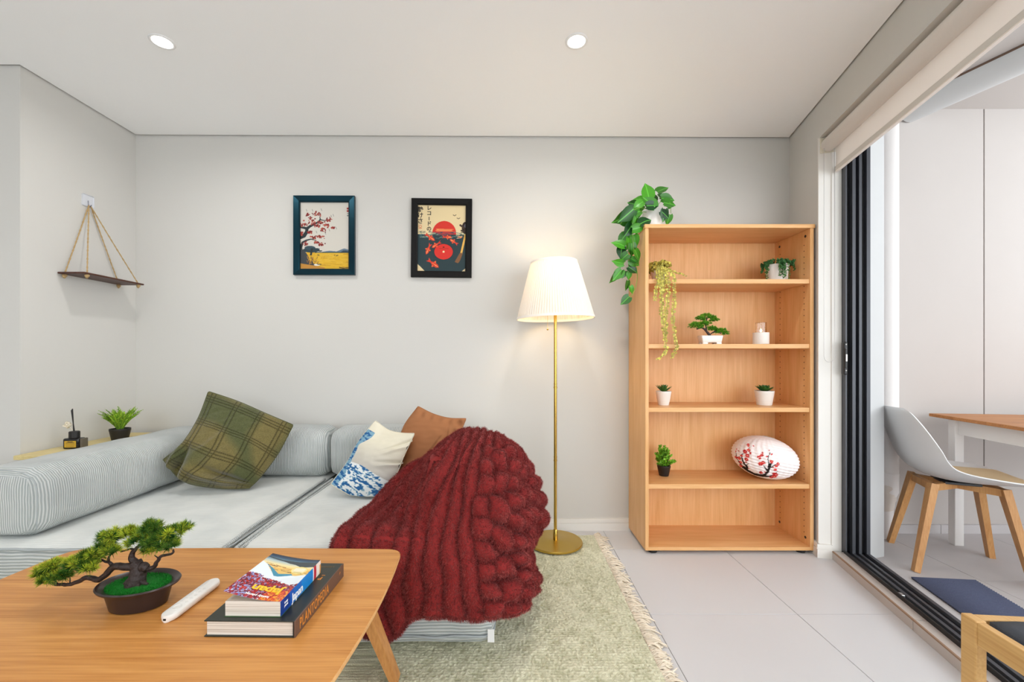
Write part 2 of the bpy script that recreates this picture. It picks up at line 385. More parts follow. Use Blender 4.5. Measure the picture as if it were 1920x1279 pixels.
# ------------------------------------------------------------------ balcony
bfl = struct('balcony_floor', prism([RW(S0-.2, .2, 0)[:2], (1.8, 2.7), (4.2, 2.7), (4.2, -2.2), RW(S1+.3, .2, 0)[:2]][::-1], -.06, -.004), GROUT)
def bt_x(y): return RW(0, .21, 0)[0]-(RW(0, .21, 0)[1]-y)*.2293
for i in range(5):
    for j in range(-5, 2):
        x0, x1 = 2.2375+.6*(i-1)-.0, 2.2345+.6*i; y0, y1 = 2.0115+.6*j, 2.0085+.6*(j+1)
        y1 = min(y1, 2.565)
        if x1 < bt_x(y1): continue
        xa, xb = max(x0, bt_x(y0)), max(x0, bt_x(y1))
        P = [(min(xa, x1), y0), (x1, y0), (x1, y1), (min(xb, x1), y1)]
        if xa > x0 and xb <= x0 : P = [(xa, y0), (x1, y0), (x1, y1), (x0, y1), (x0, y0+(x0-bt_x(y0))/.2293)] if bt_x(y0) > x0 else P
        obj('floor_tile', prism(P, -.004, 0), BTILE, bfl)
# far row behind the doorway corner
obj('floor_tile', prism([(1.86, 2.19), (2.2345, 2.05), (2.2345, 2.565), (1.86, 2.565)], -.0045, -.0005), BTILE, bfl)
BW = struct('wall_balcony_end', join(box(1.78, 2.57, 0, 2.868, 2.7, 2.6), box(2.876, 2.57, 0, 4.2, 2.7, 2.6), box(2.8, 2.58, 0, 2.9, 2.7, 2.6)), RENDERW)
struct('baseboard_balcony', join(*[box(2.0+.6*k, 2.556, 0, 2.597+.6*k, 2.572, .052) for k in range(4)]), BTILE)
struct('balcony_ceiling', prism([RW(-.1, .19, 0)[:2], (1.8, 2.72), (4.2, 2.72), (4.2, -2.2), RW(S1+.3, .19, 0)[:2]][::-1], 2.552, 2.62), RENDERW)
struct('wall_pier', prism([(1.846, 2.214), (1.998, 2.262), (1.998, 2.575), (1.87, 2.62), (1.86, 2.4)], 0, 2.6), PIERM)
struct('wall_parapet', box(3.9, -2.2, -.06, 4.05, 2.6, .95), RENDERW)
# rounded dropped beam under the balcony ceiling
dbeam = struct('trim_4', join(*[(lambda sh: sh)(xf(([(x*.10, y, z) for x, y, z in tube([(0, 0, 0), (0, 3.2, 0)], 1.0, 32)[0]], tube([(0, 0, 0), (0, 3.2, 0)], 1.0, 32)[1]), Matrix.Translation((2.40, 2.56, 2.552)) @ Matrix.Rotation(math.radians(180+18), 4, 'Z') @ Matrix.Diagonal((1, 1, .085, 1))))]), PIERM, smooth=40)
obj('brown_strip', join(tube([(2.318, 2.5, 2.548), (2.318+.32*3, 2.5-3*.98, 2.548)], .008, 6)), mat('strip_brown', rgb(96, 74, 60), .8), dbeam)  # brown line along the left edge of the beam
# drain pipe with taped joint
PVC = mat('pvc', rgb(226, 222, 220), .45); TAPE = mat('pvc_tape', rgb(214, 205, 196), .6, bump=.1, bscale=40)
pp = thing('drain_pipe', 'white plastic drain pipe standing behind the door pier on the balcony', 'pipe', (2.235, 2.500, 0))
obj('upper_pipe', tube([(0, 0, .38), (0, 0, 2.552)], .046, 28), PVC, pp, smooth=40)
obj('lower_pipe', tube([(-.014, 0, .0), (-.014, 0, .30)], .033, 24), PVC, pp, smooth=40)
obj('joint', lathe([(.036, .24), (.048, .27), (.05, .38), (.047, .384)], 24, -.004, 0), PVC, pp, smooth=40)
obj('tape', fmap(lathe([(.034, .17), (.037, .18), (.037, .21), (.041, .222), (.040, .25), (.045, .262), (.043, .285), (.047, .30), (.046, .33)], 28, -.010, 0, cap=False), lambda x, y, z: (x+.004*math.sin(z*60), y, z+.012*x/.04)), TAPE, pp, smooth=50)
# downlights: first pair in view, the rest unseen and added for more light
DL = emis('downlight_glow', (1, .97, .92, 1), 22)
first = None
for k, (x, y) in enumerate(((-1.47, 1.818), (.295, 1.815), (-1.47, .2), (.1, .2), (-1.47, -1.4), (-.1, -1.4), (-3.1, -.3), (-3.1, -1.6))):
    lab = 'round recessed ceiling downlight, the left one' if k == 0 else 'round recessed ceiling downlight above the floor lamp' if k == 1 else 'round recessed ceiling downlight added out of view, '+('above the left of the coffee table', 'just ahead of the camera', 'behind the camera to the left', 'behind the camera near the doorway', 'far left beyond the wall end', 'in the rear left corner')[k-2]
    t = thing('downlight', lab, 'ceiling light', (x, y, HZ), 0, 'recessed ceiling downlights')
    if first is None:
        a = obj('trim_ring', lathe([(.036, -.001), (.037, -.004), (.047, -.003), (.048, .001)], 40, cap=False), mat('ring_white', rgb(240, 240, 240), .4), t, smooth=True)
        b_ = obj('diffuser', lathe([(.0005, -.0022), (.037, -.002), (.037, .002)], 40), DL, t); first = (a, b_)
    else:
        for q in first:
            c = q.copy(); C.objects.link(c); c.parent = t
    l = bpy.data.lights.new('downlight_lamp', 'AREA'); l.shape = 'DISK'; l.size = .075; l.energy = LAMP_W; l.color = (1, .99, .98); l.spread = math.radians(165)
    lo = bpy.data.objects.new('downlight_lamp', l); C.objects.link(lo); lo.parent = t; lo.location = (0, 0, -.006)
# ------------------------------------------------------------------ sofa
CA, CB = rgb(216, 218, 216), rgb(164, 171, 170)
CORDX = cord('corduroy_ribs_x', 'X', CA, CB); CORDY = cord('corduroy_ribs_y', 'Y', CA, CB); CORDZ = cord('corduroy_ribs_z', 'Z', CA, CB, .011)
CORDT = cord('corduroy_top', 'Y', rgb(224, 226, 222), rgb(212, 215, 212), .009, .2)
PIPE = mat('piping', rgb(168, 174, 176), .9)
sofa = thing('sofa', 'low light grey corduroy modular sofa against the back wall', 'sofa', (-1.0, 2.0, 0))
so = np.array(sofa.location)
def soft(x0, y0, z0, x1, y1, z1, r, amp=.006, seg=5, div=26, crown=0.0):
    """a padded block: rounded box, subdivided and slightly lumpy"""
    bm = bmesh.new(); v, f = box(x0, y0, z0, x1, y1, z1); bv = [bm.verts.new(p) for p in v]
    for q in f: bm.faces.new([bv[i] for i in q])
    for ax, n in ((0, int((x1-x0)/.05)), (1, int((y1-y0)/.05)), (2, max(1, int((z1-z0)/.05)))):
        for k in range(1, n):
            co = [0, 0, 0]; no = [0, 0, 0]; co[ax] = (x0, y0, z0)[ax]+((x1, y1, z1)[ax]-(x0, y0, z0)[ax])*k/n; no[ax] = 1
            bmesh.ops.bisect_plane(bm, geom=bm.verts[:]+bm.edges[:]+bm.faces[:], plane_co=co, plane_no=no)
    r = np.array(r)*np.ones(3); lo = np.array((x0, y0, z0))+r; hi = np.array((x1, y1, z1))-r
    for vv in bm.verts:
        p = np.array(vv.co); q = np.clip(p, lo, hi); d = (p-q)/r; L = np.abs(d).max(); n_ = np.linalg.norm(d)
        if n_ > 1e-9: p = q+d/n_*min(1, L*1.0)*r
        vv.co = p
    bmesh.ops.subdivide_edges(bm, edges=bm.edges[:], cuts=1, use_grid_fill=True, smooth=.0)
    for vv in bm.verts:
        p = np.array(vv.co); q = np.clip(p, lo, hi); d = (p-q)/r; n_ = np.linalg.norm(d)
        if n_ > 1e-9: p = q+d/n_*min(1, max(np.abs(d).max(), n_))*r
        p[2] += crown*math.sin(PI*min(1, max(0, (p[0]-x0)/(x1-x0))))*math.sin(PI*min(1, max(0, (p[1]-y0)/(y1-y0))))*(p[2] > (z0+z1)/2)
        k = amp*(noise.noise(Vector(p)*6)+.5*noise.noise(Vector(p)*15)); dd = d/(n_+1e-9) if n_ > 1e-6 else np.array((0, 0, 1. if p[2] > (z0+z1)/2 else 0))
        vv.co = p+dd*k
    bm.verts.index_update(); o = [tuple(v.co) for v in bm.verts], [tuple(v.index for v in f.verts) for f in bm.faces]; bm.free(); return o
def rel(sh, o): return (np.array(sh[0])-np.array(o)).tolist(), sh[1]
def facing(sh, fn):
    V = np.array(sh[0]); out = []
    for f in sh[1]:
        P = V[list(f)]; n = np.cross(P[1]-P[0], P[2]-P[1]); n /= np.linalg.norm(n)+1e-12; out.append(fn(n, P.mean(0)))
    return out
ZS = .39
def spart(name, sh, mats, fn, parent=None, label=None):
    sh = rel(sh, so); return obj(name, sh, mats, parent or sofa, smooth=True, mi=facing(sh, fn), label=label)
seatfn = lambda n, c: 0 if n[2] > .75 else (1 if abs(n[1]) > .5 or n[2] > .3 else 2)
for x0, x1 in ((-1.985, -.985), (-.965, -.045)):
    s_ = spart('seat_cushion', soft(x0, 1.495, .04, x1, 2.57, ZS, .035, .005), [CORDT, CORDZ, CORDZ], seatfn)
    for z, d in ((ZS-.012, .002), (.075, .002)):
        obj('piping', rel(tube([(x0+.002, 2.5, z), (x0+.002, 1.54, z), (x0+.010, 1.512, z), (x0+.035, 1.496-d, z)]+[(x0+.035+(x1-x0-.07)*k/24, 1.496-d+.003*noise.noise(Vector((k*.7, z*9, x0))), z+.006*noise.noise(Vector((k*.45, z*30, x0*3)))) for k in range(1, 24)]+[(x1-.035, 1.496-d, z), (x1-.010, 1.512, z), (x1-.002, 1.54, z), (x1-.002, 2.5, z)], .0045, 6), so), PIPE, s_, smooth=True)
# raised folds of cloth along the joint of the two seats
obj('seam_fold', rel(join(tube(spline([(-.997, 1.50, .383), (-.998, 1.7, .391), (-.993, 2.0, .389), (-.996, 2.33, .39)], 8), .007, 8),
                          tube(spline([(-.953, 1.50, .383), (-.951, 1.75, .391), (-.955, 2.1, .389), (-.952, 2.33, .39)], 8), .007, 8),
                          tube(spline([(-.935, 1.50, .383), (-.938, 1.75, .389), (-.937, 2.1, .387), (-.938, 2.33, .388)], 8), .005, 8)), so), CORDY, sofa, smooth=True)
armfn = lambda n, c: 0 if abs(n[1]) < .7 else 1
a1 = spart('armrest', soft(-1.995, 1.535, .391, -1.70, 2.57, .648, (.085, .022, .085), .004, crown=.003), [CORDY, CORDX], armfn)
obj('piping', rel(tube(spline([(-1.702, 1.543, .42), (-1.702, 1.543, .57), (-1.728, 1.543, .622), (-1.79, 1.543, .643), (-1.9, 1.543, .643), (-1.97, 1.543, .622), (-1.993, 1.543, .57), (-1.993, 1.543, .47)], 5), .0022, 6), so), PIPE, a1, smooth=True)
a2 = spart('armrest', soft(-.27, 1.66, .391, -.05, 2.57, .640, (.085, .03, .085), .004), [CORDY, CORDX], armfn)
for x0, x1 in ((-1.71, -.996), (-.984, -.278)):
    b_ = spart('back_cushion', soft(x0, 2.335, .388, x1, 2.572, .664, (.035, .075, .075), .006, crown=.003), [CORDX], lambda n, c: 0)
obj('care_tag', rel(box(-.068, 1.487, .06, -.045, 1.489, .105), so), mat('tag_white', rgb(236, 236, 236), .6), sofa)
FB = mat('foot_black', rgb(20, 20, 20), .6)
for x in (-1.9, -1.06, -.88, -.13):
    for y in (1.6, 2.5): obj('foot', rel(lathe([(.03, .0225), (.03, .048)], 16, x, y), so), FB, sofa)

# ------------------------------------------------------------------ side ledge and things on it
LEDGE = wood('pale_pine', rgb(226, 208, 150), rgb(208, 188, 128), 'Y', .5, 10, 3)
led = thing('side_shelf', 'narrow pale wood side table between sofa arm and left wall', 'side table', (-2.125, 2.25, 0))
lo_ = (-2.125, 2.25, 0)
obj('table_top', rel(rbox(-2.245, 1.938, .587, -2.005, 2.55, .607, .003), lo_), LEDGE, led)
for x in (-2.225, -2.03):
    for y in (1.99, 2.52): obj('leg', rel(rbox(x-.015, y-.015, 0, x+.015, y+.015, .587, .002), lo_), LEDGE, led)
BLK = mat('gloss_black', rgb(18, 17, 17), .18)
rd = thing('reed_diffuser', 'black square glass reed diffuser bottle with a yellow label', 'diffuser', (-2.13, 2.10, .607), .08)
obj('bottle', rbox(-.036, -.022, 0, .036, .022, .052, .007, 3), BLK, rd, smooth=40)
obj('side_bottle_face', rbox(.036, -.015, .003, .047, .020, .050, .003), mat('smoked_glass', rgb(96, 88, 76), .1), rd)
obj('cap', lathe([(.013, .05), (.021, .053), (.021, .082), (.018, .085)], 24), mat('cap_black', rgb(24, 22, 22), .4), rd, smooth=40)
lb = obj('paper_label', box(-.026, -.0228, .009, .026, -.0215, .040), mat('label_yellow', rgb(206, 166, 44), .5), rd)
obj('label_print', join(box(-.02, -.0232, .030, .02, -.0226, .0325), box(-.012, -.0232, .034, .012, -.0226, .0375), box(-.021, -.0232, .0255, .021, -.0226, .0265), box(-.021, -.0232, .020, .021, -.0226, .021), box(-.02, -.0232, .014, .02, -.0226, .0155)), mat('print_dark', rgb(60, 46, 20), .6), lb)
for k in range(3): obj('reed', tube([(.003*k, .002*k, .01), (-.010-.006*k+.001, .004*k, .195-.004*k)], .0024, 6), mat('reed_black', rgb(26, 24, 24), .6), rd)
fl = obj('dried_flower', join(tube(spline([(0, 0, .08), (-.02, .004, .10), (-.036, .008, .115)], 6), .001, 5), *[xf(ico((0, 0, 0), .010, 1, .35), Matrix.Translation((-.038+.010*math.cos(a), .008+.004*math.sin(3*a), .114+.010*math.sin(a))) @ Matrix.Rotation(a, 4, 'Y')) for a in [2*PI*i/7 for i in range(7)]], ico((-.038, .004, .114), .006, 1)), mat('flower_cream', rgb(232, 222, 200), .8), rd)
# fern in a black pot
LEAFN = vcmat('needle_leaf', .55, .3)
def pot(name, r0, r1, h, m, parent, wall=.004, rim=.0):
    return obj(name, lathe([(r0*.96, 0), (r0, .003), (r1-.001, h-.012), (r1+rim, h-.010), (r1+rim, h), (r1-wall, h), (r1-wall-.002, h-.012), (.0005, h-.012)], 36), m, parent, smooth=40)
def soil(r, z, parent, m=None):
    return obj('soil', fmap(lathe([(r, z-.004), (r*.98, z), (r*.5, z+.003), (.001, z+.004)], 24), lambda x, y, zz: (x, y, zz+.0015*noise.noise(Vector((x*200, y*200, 0))))), m or SOIL, parent, smooth=True)
SOIL = mat('soil', rgb(56, 42, 32), .95, bump=.5, bscale=300)
PB = mat('plastic_black', rgb(30, 27, 27), .5)
fern = thing('potted_fern', 'small bright green artificial fern in a black pot beside the sofa arm', 'plant', (-2.105, 2.32, .607))
pot('plant_pot', .036, .046, .062, PB, fern); soil(.042, .054, fern)
def frond_cloud(parent, n, base, L, spread, c0, c1, name='fronds', leaf=.011, up=.8, seed=1, droop=.6, segs=11, wid=.0022, stem=True, bias=(0, 0)):
    R = random.Random(seed); cs = []; ds = []; ls = []; k0 = []; k1 = []; st = []
    for i in range(n):
        a = R.uniform(0, 2*PI); e = R.uniform(.25, 1)*spread; ll = L*R.uniform(.6, 1.05)
        d = Vector((math.cos(a)*e+bias[0], math.sin(a)*e+bias[1], up)).normalized(); p = Vector(base)+Vector((math.cos(a), math.sin(a), 0))*.012*R.random(); path = [tuple(p)]
        shade = R.uniform(.6, 1.15)
        for k in range(segs):
            p = p+d*ll/segs; d = (d+Vector((math.cos(a)*.05, math.sin(a)*.05, -.10*droop))).normalized(); path.append(tuple(p))
            s = d.cross(Vector((0, 0, 1))); s = s.normalized() if s.length > .01 else Vector((1, 0, 0))
            f = math.sin(PI*(k+1.5)/(segs+2))
            for sg in (-1, 1):
                for q in range(2):
                    cs.append(p+d*ll/segs*(q*.5)); ds.append(s*sg+d*.6+Vector((R.uniform(-.2, .2), R.uniform(-.2, .2), R.uniform(-.1, .4)))); ls.append(leaf*f*R.uniform(.7, 1.2))
                    m_ = R.uniform(.75, 1.15)*shade; k0.append([x*m_*.75 for x in c0]); k1.append([x*m_ for x in c1])
        st.append(tube(path, .0009, 4))
    if stem: obj('stems', join(*st), STEMG, parent)
    return needles(name, cs, ds, ls, wid, k0, k1, LEAFN, parent)
STEMG = mat('stem_green', rgb(96, 140, 50), .6)
frond_cloud(fern, 95, (0, 0, .055), .125, .85, rgb(110, 180, 20)[:3], rgb(215, 245, 80)[:3], leaf=.017, seed=4, droop=.25, wid=.003, up=1.7)

# ------------------------------------------------------------------ hanging rope shelf on the left wall
WENGE = wood('dark_board', rgb(86, 48, 34), rgb(52, 28, 20), 'Y', .45, 12, 4)
ROPE = mat('rope', rgb(190, 160, 112), .9, bump=.6, bscale=500, var=.15, vscale=120)
hs = thing('hanging_shelf', 'dark wooden board hung from beige ropes on the left wall', 'shelf', (-2.18, 2.305, 1.475))
ho = (-2.18, 2.305, 1.475)
obj('board', rel(rbox(-2.246, 2.13, 1.474, -2.11, 2.48, 1.483, .002), ho), WENGE, hs)
hk = (-2.236, 2.285, 1.868)
for x, y in ((-2.235, 2.155), (-2.122, 2.155), (-2.235, 2.455), (-2.122, 2.455)):
    h_ = np.array(hk)+np.array((0, (y-2.3)*.03, 0)); e = np.array((x, y, 1.478)); md = (h_+e)/2+np.array((0, 0, -.002))
    P = spline([h_, md, e], 12)
    v1 = []; 
    two = []
    for ph in (0, PI):
        q = []
        for i, p in enumerate(P):
            for s_ in (0,): q.append(np.array(p)+.0018*np.array((math.cos(i*2.2+ph), math.sin(i*2.2+ph), 0)))
        two.append(tube(q, .0022, 6))
    r_ = obj('rope', rel(join(*two), ho), ROPE, hs, smooth=True)
    obj('knot', rel(join(ico((x, y, 1.468), .0105, 2, .8), ico((x+.004, y-.006, 1.463), .008, 2, .8), ico((x-.005, y+.004, 1.461), .006, 2, 1.2)), ho), ROPE, r_, smooth=True)
obj('hook_plate', rel(rbox(-2.249, 2.255, 1.862, -2.247, 2.318, 1.925, .006), ho), mat('clear_plate', rgb(214, 216, 222), .2), hs)
obj('hook', rel(tube(spline([(-2.246, 2.287, 1.895), (-2.243, 2.287, 1.872), (-2.236, 2.287, 1.862), (-2.228, 2.287, 1.872)], 6), .0022, 8), ho), mat('hook_metal', rgb(150, 150, 160), .25, metal=.9), hs, smooth=True)

# ------------------------------------------------------------------ framed prints
def framed(name, label, x0, x1, z0, z1, tilt, fm, canvas, extra=None):
    cx, cz = (x0+x1)/2, (z0+z1)/2; W_, H_ = x1-x0, z1-z0
    t = thing(name, label, 'picture', (cx, yw(cx)-.001, cz), math.atan(.00879)); t.rotation_euler[1] = tilt
    b = .038; P = []
    pr = [(0, 0), (0, -.020), (.002, -.022), (b-.006, -.019), (b, -.015), (b, -.004)]      # profile across one frame member: (inset, depth)
    V = []; F = []; n = len(pr)
    for i, (sx, sz) in enumerate(((-1, -1), (1, -1), (1, 1), (-1, 1))):
        for d, y in pr: V.append((sx*(W_/2-d), y, sz*(H_/2-d)))
    for i in range(4):
        j = (i+1) % 4
        F_ = [(i*n+k, j*n+k, j*n+k+1, i*n+k+1) for k in range(n-1)]
        V4 = V; vi = sorted({q for f in F_ for q in f}); mp_ = {q: k for k, q in enumerate(vi)}
        obj('frame_side', ([V4[q] for q in vi], [tuple(mp_[q] for q in f) for f in F_]), fm, t)
    obj('backing', box(-W_/2+.003, -.004, -H_/2+.003, W_/2-.003, 0, H_/2-.003), PB, t)
    nu, nv = canvas.w, canvas.h; pw, ph = W_/2-b+.002, H_/2-b+.002
    U, Vv = np.meshgrid(np.linspace(0, 1, nu), np.linspace(0, 1, nv))
    G = np.stack([(U*2-1)*pw, np.full(U.shape, -.0062), (Vv*2-1)*ph], 2)
    pr_ = obj('art_print', (G.reshape(-1, 3), gridfaces(nu, nv)), PRINT, t, cols=canvas.sample(U, Vv).reshape(-1, 3))
    if extra: extra(pr_, pw, ph)
    return t
PRINT = vcmat('print_paper', .55, .25)
FR1 = mat('frame_black_blue_sheen', rgb(10, 18, 22), .28, spec=.7); FR1.node_tree.nodes['Principled BSDF'].inputs['Specular Tint'].default_value = (.12, .5, .72, 1)  # black frame; its blue reflection is set into base colour and specular tint
FR1.node_tree.nodes['Principled BSDF'].inputs['Coat Weight'].default_value = 0; FR1.node_tree.nodes['Principled BSDF'].inputs['Coat Roughness'].default_value = .3
FR1.node_tree.nodes['Principled BSDF'].inputs['Coat Tint'].default_value = (.3, .75, .9, 1)
FR2 = mat('frame_black', rgb(14, 13, 12), .55, spec=.2)
cv = Canvas(200, 272, rgb(205, 200, 190)); R = random.Random(3)
INK = rgb(38, 48, 50); GREYB = rgb(62, 66, 70); RED = rgb(150, 48, 42)
# ground, hills, distant tree
cv.rect(0, .0, 1, .255, rgb(214, 170, 44))
for k in range(160):
    x, y = R.random(), R.uniform(.02, .25); cv.line([(x, y), (x+R.uniform(.03, .2), y+R.uniform(-.004, .004))], .003, rgb(*R.choice([(196, 150, 36), (226, 186, 66), (186, 138, 40), (214, 176, 70)])))
cv.poly([(.45, .262), (.6, .278), (.74, .268), (.86, .305), (.9, .312), (1, .29), (1, .25), (.45, .25)], rgb(96, 116, 134))
cv.poly([(.8, .25), (.88, .285), (.95, .28), (1, .27), (1, .25)], rgb(50, 66, 84)); cv.rect(.3, .246, 1, .258, rgb(46, 64, 62))
cv.ell(.22, .285, .17, .035, rgb(44, 62, 70)); cv.ell(.2, .32, .11, .03, rgb(52, 74, 84)); cv.ell(.3, .3, .1, .018, rgb(44, 62, 70)); cv.ell(.4, .275, .05, .01, rgb(40, 56, 60)); cv.line([(.22, .22), (.24, .3)], .02, INK)
# trunk and branches
cv.poly([(0, .4), (.03, .36), (.05, .3), (.12, .25), (.17, .19), (.2, .12), (.3, .08), (.42, .07), (.3, .055), (0, .09)], GREYB); cv.poly([(0, .09), (.3, .055), (.5, .03), (.5, 0), (0, 0)], rgb(186, 132, 58))
cv.ell(.34, .068, .06, .014, rgb(222, 220, 212)); cv.ell(.39, .075, .05, .006, INK)
for k in range(40):
    x = R.uniform(.15, .35); y = R.uniform(.07, .16); cv.line([(x, y), (x+R.uniform(-.02, .03), y+R.uniform(.02, .04))], .005, rgb(*R.choice([(160, 110, 50), (70, 66, 60), (190, 140, 50)])))
cv.line([(0, .48), (.08, .5), (.13, .55), (.14, .6), (.1, .615), (0, .63)], .045, INK, .02); cv.line([(.13, .6), (.2, .64), (.28, .67), (.36, .7), (.41, .74), (.4, .78)], .03, INK, .008); cv.line([(.4, .74), (.5, .725), (.6, .73)], .012, INK, .004)
cv.line([(.02, .33), (.05, .4), (.12, .43), (.22, .45), (.33, .43)], .026, INK, .006)
def blossoms(pts, n, s, col):
    for x, y, rx, ry in pts:
        for k in range(n): cv.ell(x+R.gauss(0, rx), y+R.gauss(0, ry), R.uniform(.6, 1.3)*s, R.uniform(.5, 1.1)*s*.75, rgb(*R.choice(col)))
blossoms([(.35, .82, .05, .016), (.16, .81, .012, .008), (.22, .74, .05, .02), (.25, .68, .06, .02), (.08, .66, .05, .015), (.44, .69, .04, .02), (.54, .66, .05, .02), (.56, .74, .04, .012), (.45, .59, .03, .012), (.33, .65, .04, .012),
           (.03, .53, .02, .012), (.2, .55, .02, .01), (.27, .47, .03, .01), (.42, .48, .04, .012), (.12, .38, .03, .012), (.33, .4, .03, .01), (.44, .37, .04, .012), (.67, .62, .02, .006)], 17, .0165, [(150, 48, 42), (128, 36, 36), (176, 84, 66), (110, 40, 38)])
for x, y in ((.14, .86), (.26, .86), (.44, .87), (.64, .775), (.68, .79), (.74, .6), (.52, .52), (.34, .54), (.6, .57)): cv.line([(x, y), (x-.015, y+.03)], .005, rgb(120, 124, 118))
for x, y in ((.38, .21), (.36, .215), (.7, .21), (.74, .205), (.76, .21)): cv.ell(x, y, .014, .006, INK)
for y, s, c in ((.905, .022, (148, 40, 38)), (.868, .022, (148, 40, 38)), (.83, .01, (90, 100, 100)), (.80, .014, (90, 104, 100))): cv.ell(.965, y, s, s*.72, rgb(*c))
cv.line([(.8, .03), (.86, .02), (.98, .025)], .012, rgb(110, 84, 30)); cv.rect(0, 0, 1, .012, rgb(214, 208, 186))
framed('picture_frame', 'black framed print of a red blossom tree over a yellow field', -1.291, -.922, 1.554, 2.033, 0, FR1, cv)

cv = Canvas(200, 272, rgb(222, 202, 158)); SEA = rgb(42, 60, 64)
cv.ell(.55, .575, .245, .185, rgb(206, 52, 42))
for k in range(14): cv.line([(.36+R.uniform(0, .05), .64-.008*k), (.74-R.uniform(0, .05), .64-.008*k+R.uniform(-.006, .006))], .005, rgb(*R.choice([(222, 110, 70), (206, 52, 42), (228, 140, 84)])))
cv.rect(0, .19, 1, .555, SEA); cv.ell(.5, .55, 1.15, .56, SEA) if False else None
cv.poly([(0, .56), (1, .56), (1, .06), (.9, 0), (.17, 0), (0, .12)], SEA)
cv.rect(.36, .56, .76, .6, rgb(176, 60, 56))
for k in range(120):
    x = R.random(); y = R.uniform(.5, .6); cv.line([(x, y), (x+R.uniform(.03, .1), y+R.uniform(-.008, .008))], .006, rgb(*R.choice([(64, 96, 100), (150, 160, 130), (40, 60, 66), (88, 120, 118), (196, 190, 150)])) if not (.38 < x < .7 and y > .54) else rgb(*R.choice([(150, 60, 66), (96, 62, 76), (60, 74, 84)])))
cv.poly([(0, 0), (0, .12), (.06, .05), (.17, 0)], rgb(222, 202, 158)); cv.poly([(1, 0), (1, .04), (.9, 0)], rgb(222, 202, 158)); pass
cv.ell(.54, .3, .2, .122, rgb(30, 44, 46)); cv.ell(.54, .3, .19, .115, rgb(208, 50, 42)); cv.ell(.54, .3, .022, .015, rgb(226, 206, 160)); cv.ell(.54, .368, .02, .009, rgb(70, 20, 20)); cv.rect(.45, .345, .64, .351, rgb(90, 24, 22))
def koi(x, y, a, s):
    c, q = math.cos(a), math.sin(a)
    def T(u, v): return (x+(u*c-v*q)*s, y+(u*q+v*c)*s*.735)
    cv.poly([T(1, 0), T(.6, .28), (T(0, .3)), T(-.6, .12), T(-1.2, .4), T(-1.0, 0), T(-1.3, -.3), T(-.6, -.1), T(0, -.3), T(.6, -.28)], rgb(206, 58, 38))
    cv.poly([T(.2, .3), T(.0, .6), T(-.2, .25)], rgb(226, 100, 60)); cv.poly([T(.2, -.3), T(.0, -.6), T(-.2, -.25)], rgb(226, 100, 60)); cv.line([T(.7, 0), T(-.3, 0)], .008, rgb(236, 150, 90), .003); cv.ell(T(.4, 0)[0], T(.4, 0)[1], .016, .008, rgb(240, 150, 90))
for a in ((.27, .51, -.6, .11), (.22, .33, 1.2, -.11), (.38, .4, .6, -.10), (.62, .52, 0, .09), (.74, .455, 2.6, .09), (.34, .115, -.6, .13), (.88, .52, 0, .04)): koi(*a)
cv.line([(1, .57), (.985, .55), (.9, .27)], .02, rgb(226, 176, 84)); cv.poly([(.91, .29), (.87, .28), (.77, .15), (.84, .13), (.88, .17), (.93, .27)], rgb(122, 84, 54))
cv.ell(.98, .66, .07, .09, rgb(50, 38, 34)); cv.line([(.88, .7), (.92, .68), (.94, .66)], .02, rgb(70, 54, 44)); cv.line([(.9, .62), (.95, .6)], .016, rgb(70, 54, 44)); cv.ell(.99, .69, .03, .03, rgb(110, 110, 120))
for x, y in ((.76, .84), (.84, .795)): cv.line([(x-.03, y+.012), (x, y), (x+.03, y+.014)], .007, rgb(90, 76, 60))
cv.rect(.025, .645, .09, .7, rgb(214, 130, 96))
cv.line([(.035, .66), (.08, .69)], .008, rgb(222, 202, 158)); cv.line([(.035, .69), (.08, .66)], .008, rgb(222, 202, 158))
def letters(pr_, pw, ph):
    K = mat('ink_black', rgb(34, 28, 24), .6)
    for body, ux, top, step, s in (('レコードの', .235, .95, .078, .031), ('静けさ', .055, .925, .086, .036)):
        for i, chx in enumerate(body):
            if chx == 'ー': sh = box(-.0022, -.0002, -.011, .0022, .0002, .011)
            else:
                t_ = text_shape(chx, s, 0.0001, .0008); sh = [(x, -z, y) for x, y, z in t_[0]], t_[1]
            u = (ux*2-1)*pw; v = ((top-step*i)*2-1)*ph
            V = [(x+u, y-.0066, z+v) for x, y, z in sh[0]]
            V = [(min(max(x, -pw+.002), pw), y, min(z, ph-.001)) for x, y, z in V]
            obj('lettering', (V, sh[1]), K, pr_)
framed('picture_frame', 'black framed print of a red sun over koi and a record', -.581, -.215, 1.541, 2.018, math.radians(.5), FR2, cv, letters)
# ------------------------------------------------------------------ floor lamp
BRASS = mat('brass', rgb(206, 170, 84), .22, metal=1.0)
lamp = thing('floor_lamp', 'tall brass floor lamp with a pleated white shade, lit', 'lamp', (.268, 2.375, .0235))
def lathe_s(p, n=48): return lathe(p, n)
obj('base', lathe([(.146, 0), (.150, .003), (.150, .010), (.147, .013), (.02, .016), (.012, .018)], 72), mat('brushed_brass', rgb(206, 172, 84), .3, metal=1.0), lamp, smooth=30)
obj('pole', lathe([(.0085, .016), (.0085, 1.45)], 24), BRASS, lamp, smooth=40)
for c_ in (lathe([(.013, .016), (.013, .07), (.0095, .076)], 24), lathe([(.0105, .455), (.0105, .462), (.0088, .463), (.0088, .475), (.010, .476), (.010, .48)], 20), lathe([(.0105, .86), (.0105, .868), (.0088, .869), (.0088, .882), (.010, .883), (.010, .887)], 20)): obj('collar', c_, BRASS, lamp, smooth=40)
SHADE = mat('shade_cloth', rgb(236, 228, 218), .8, spec=.1)
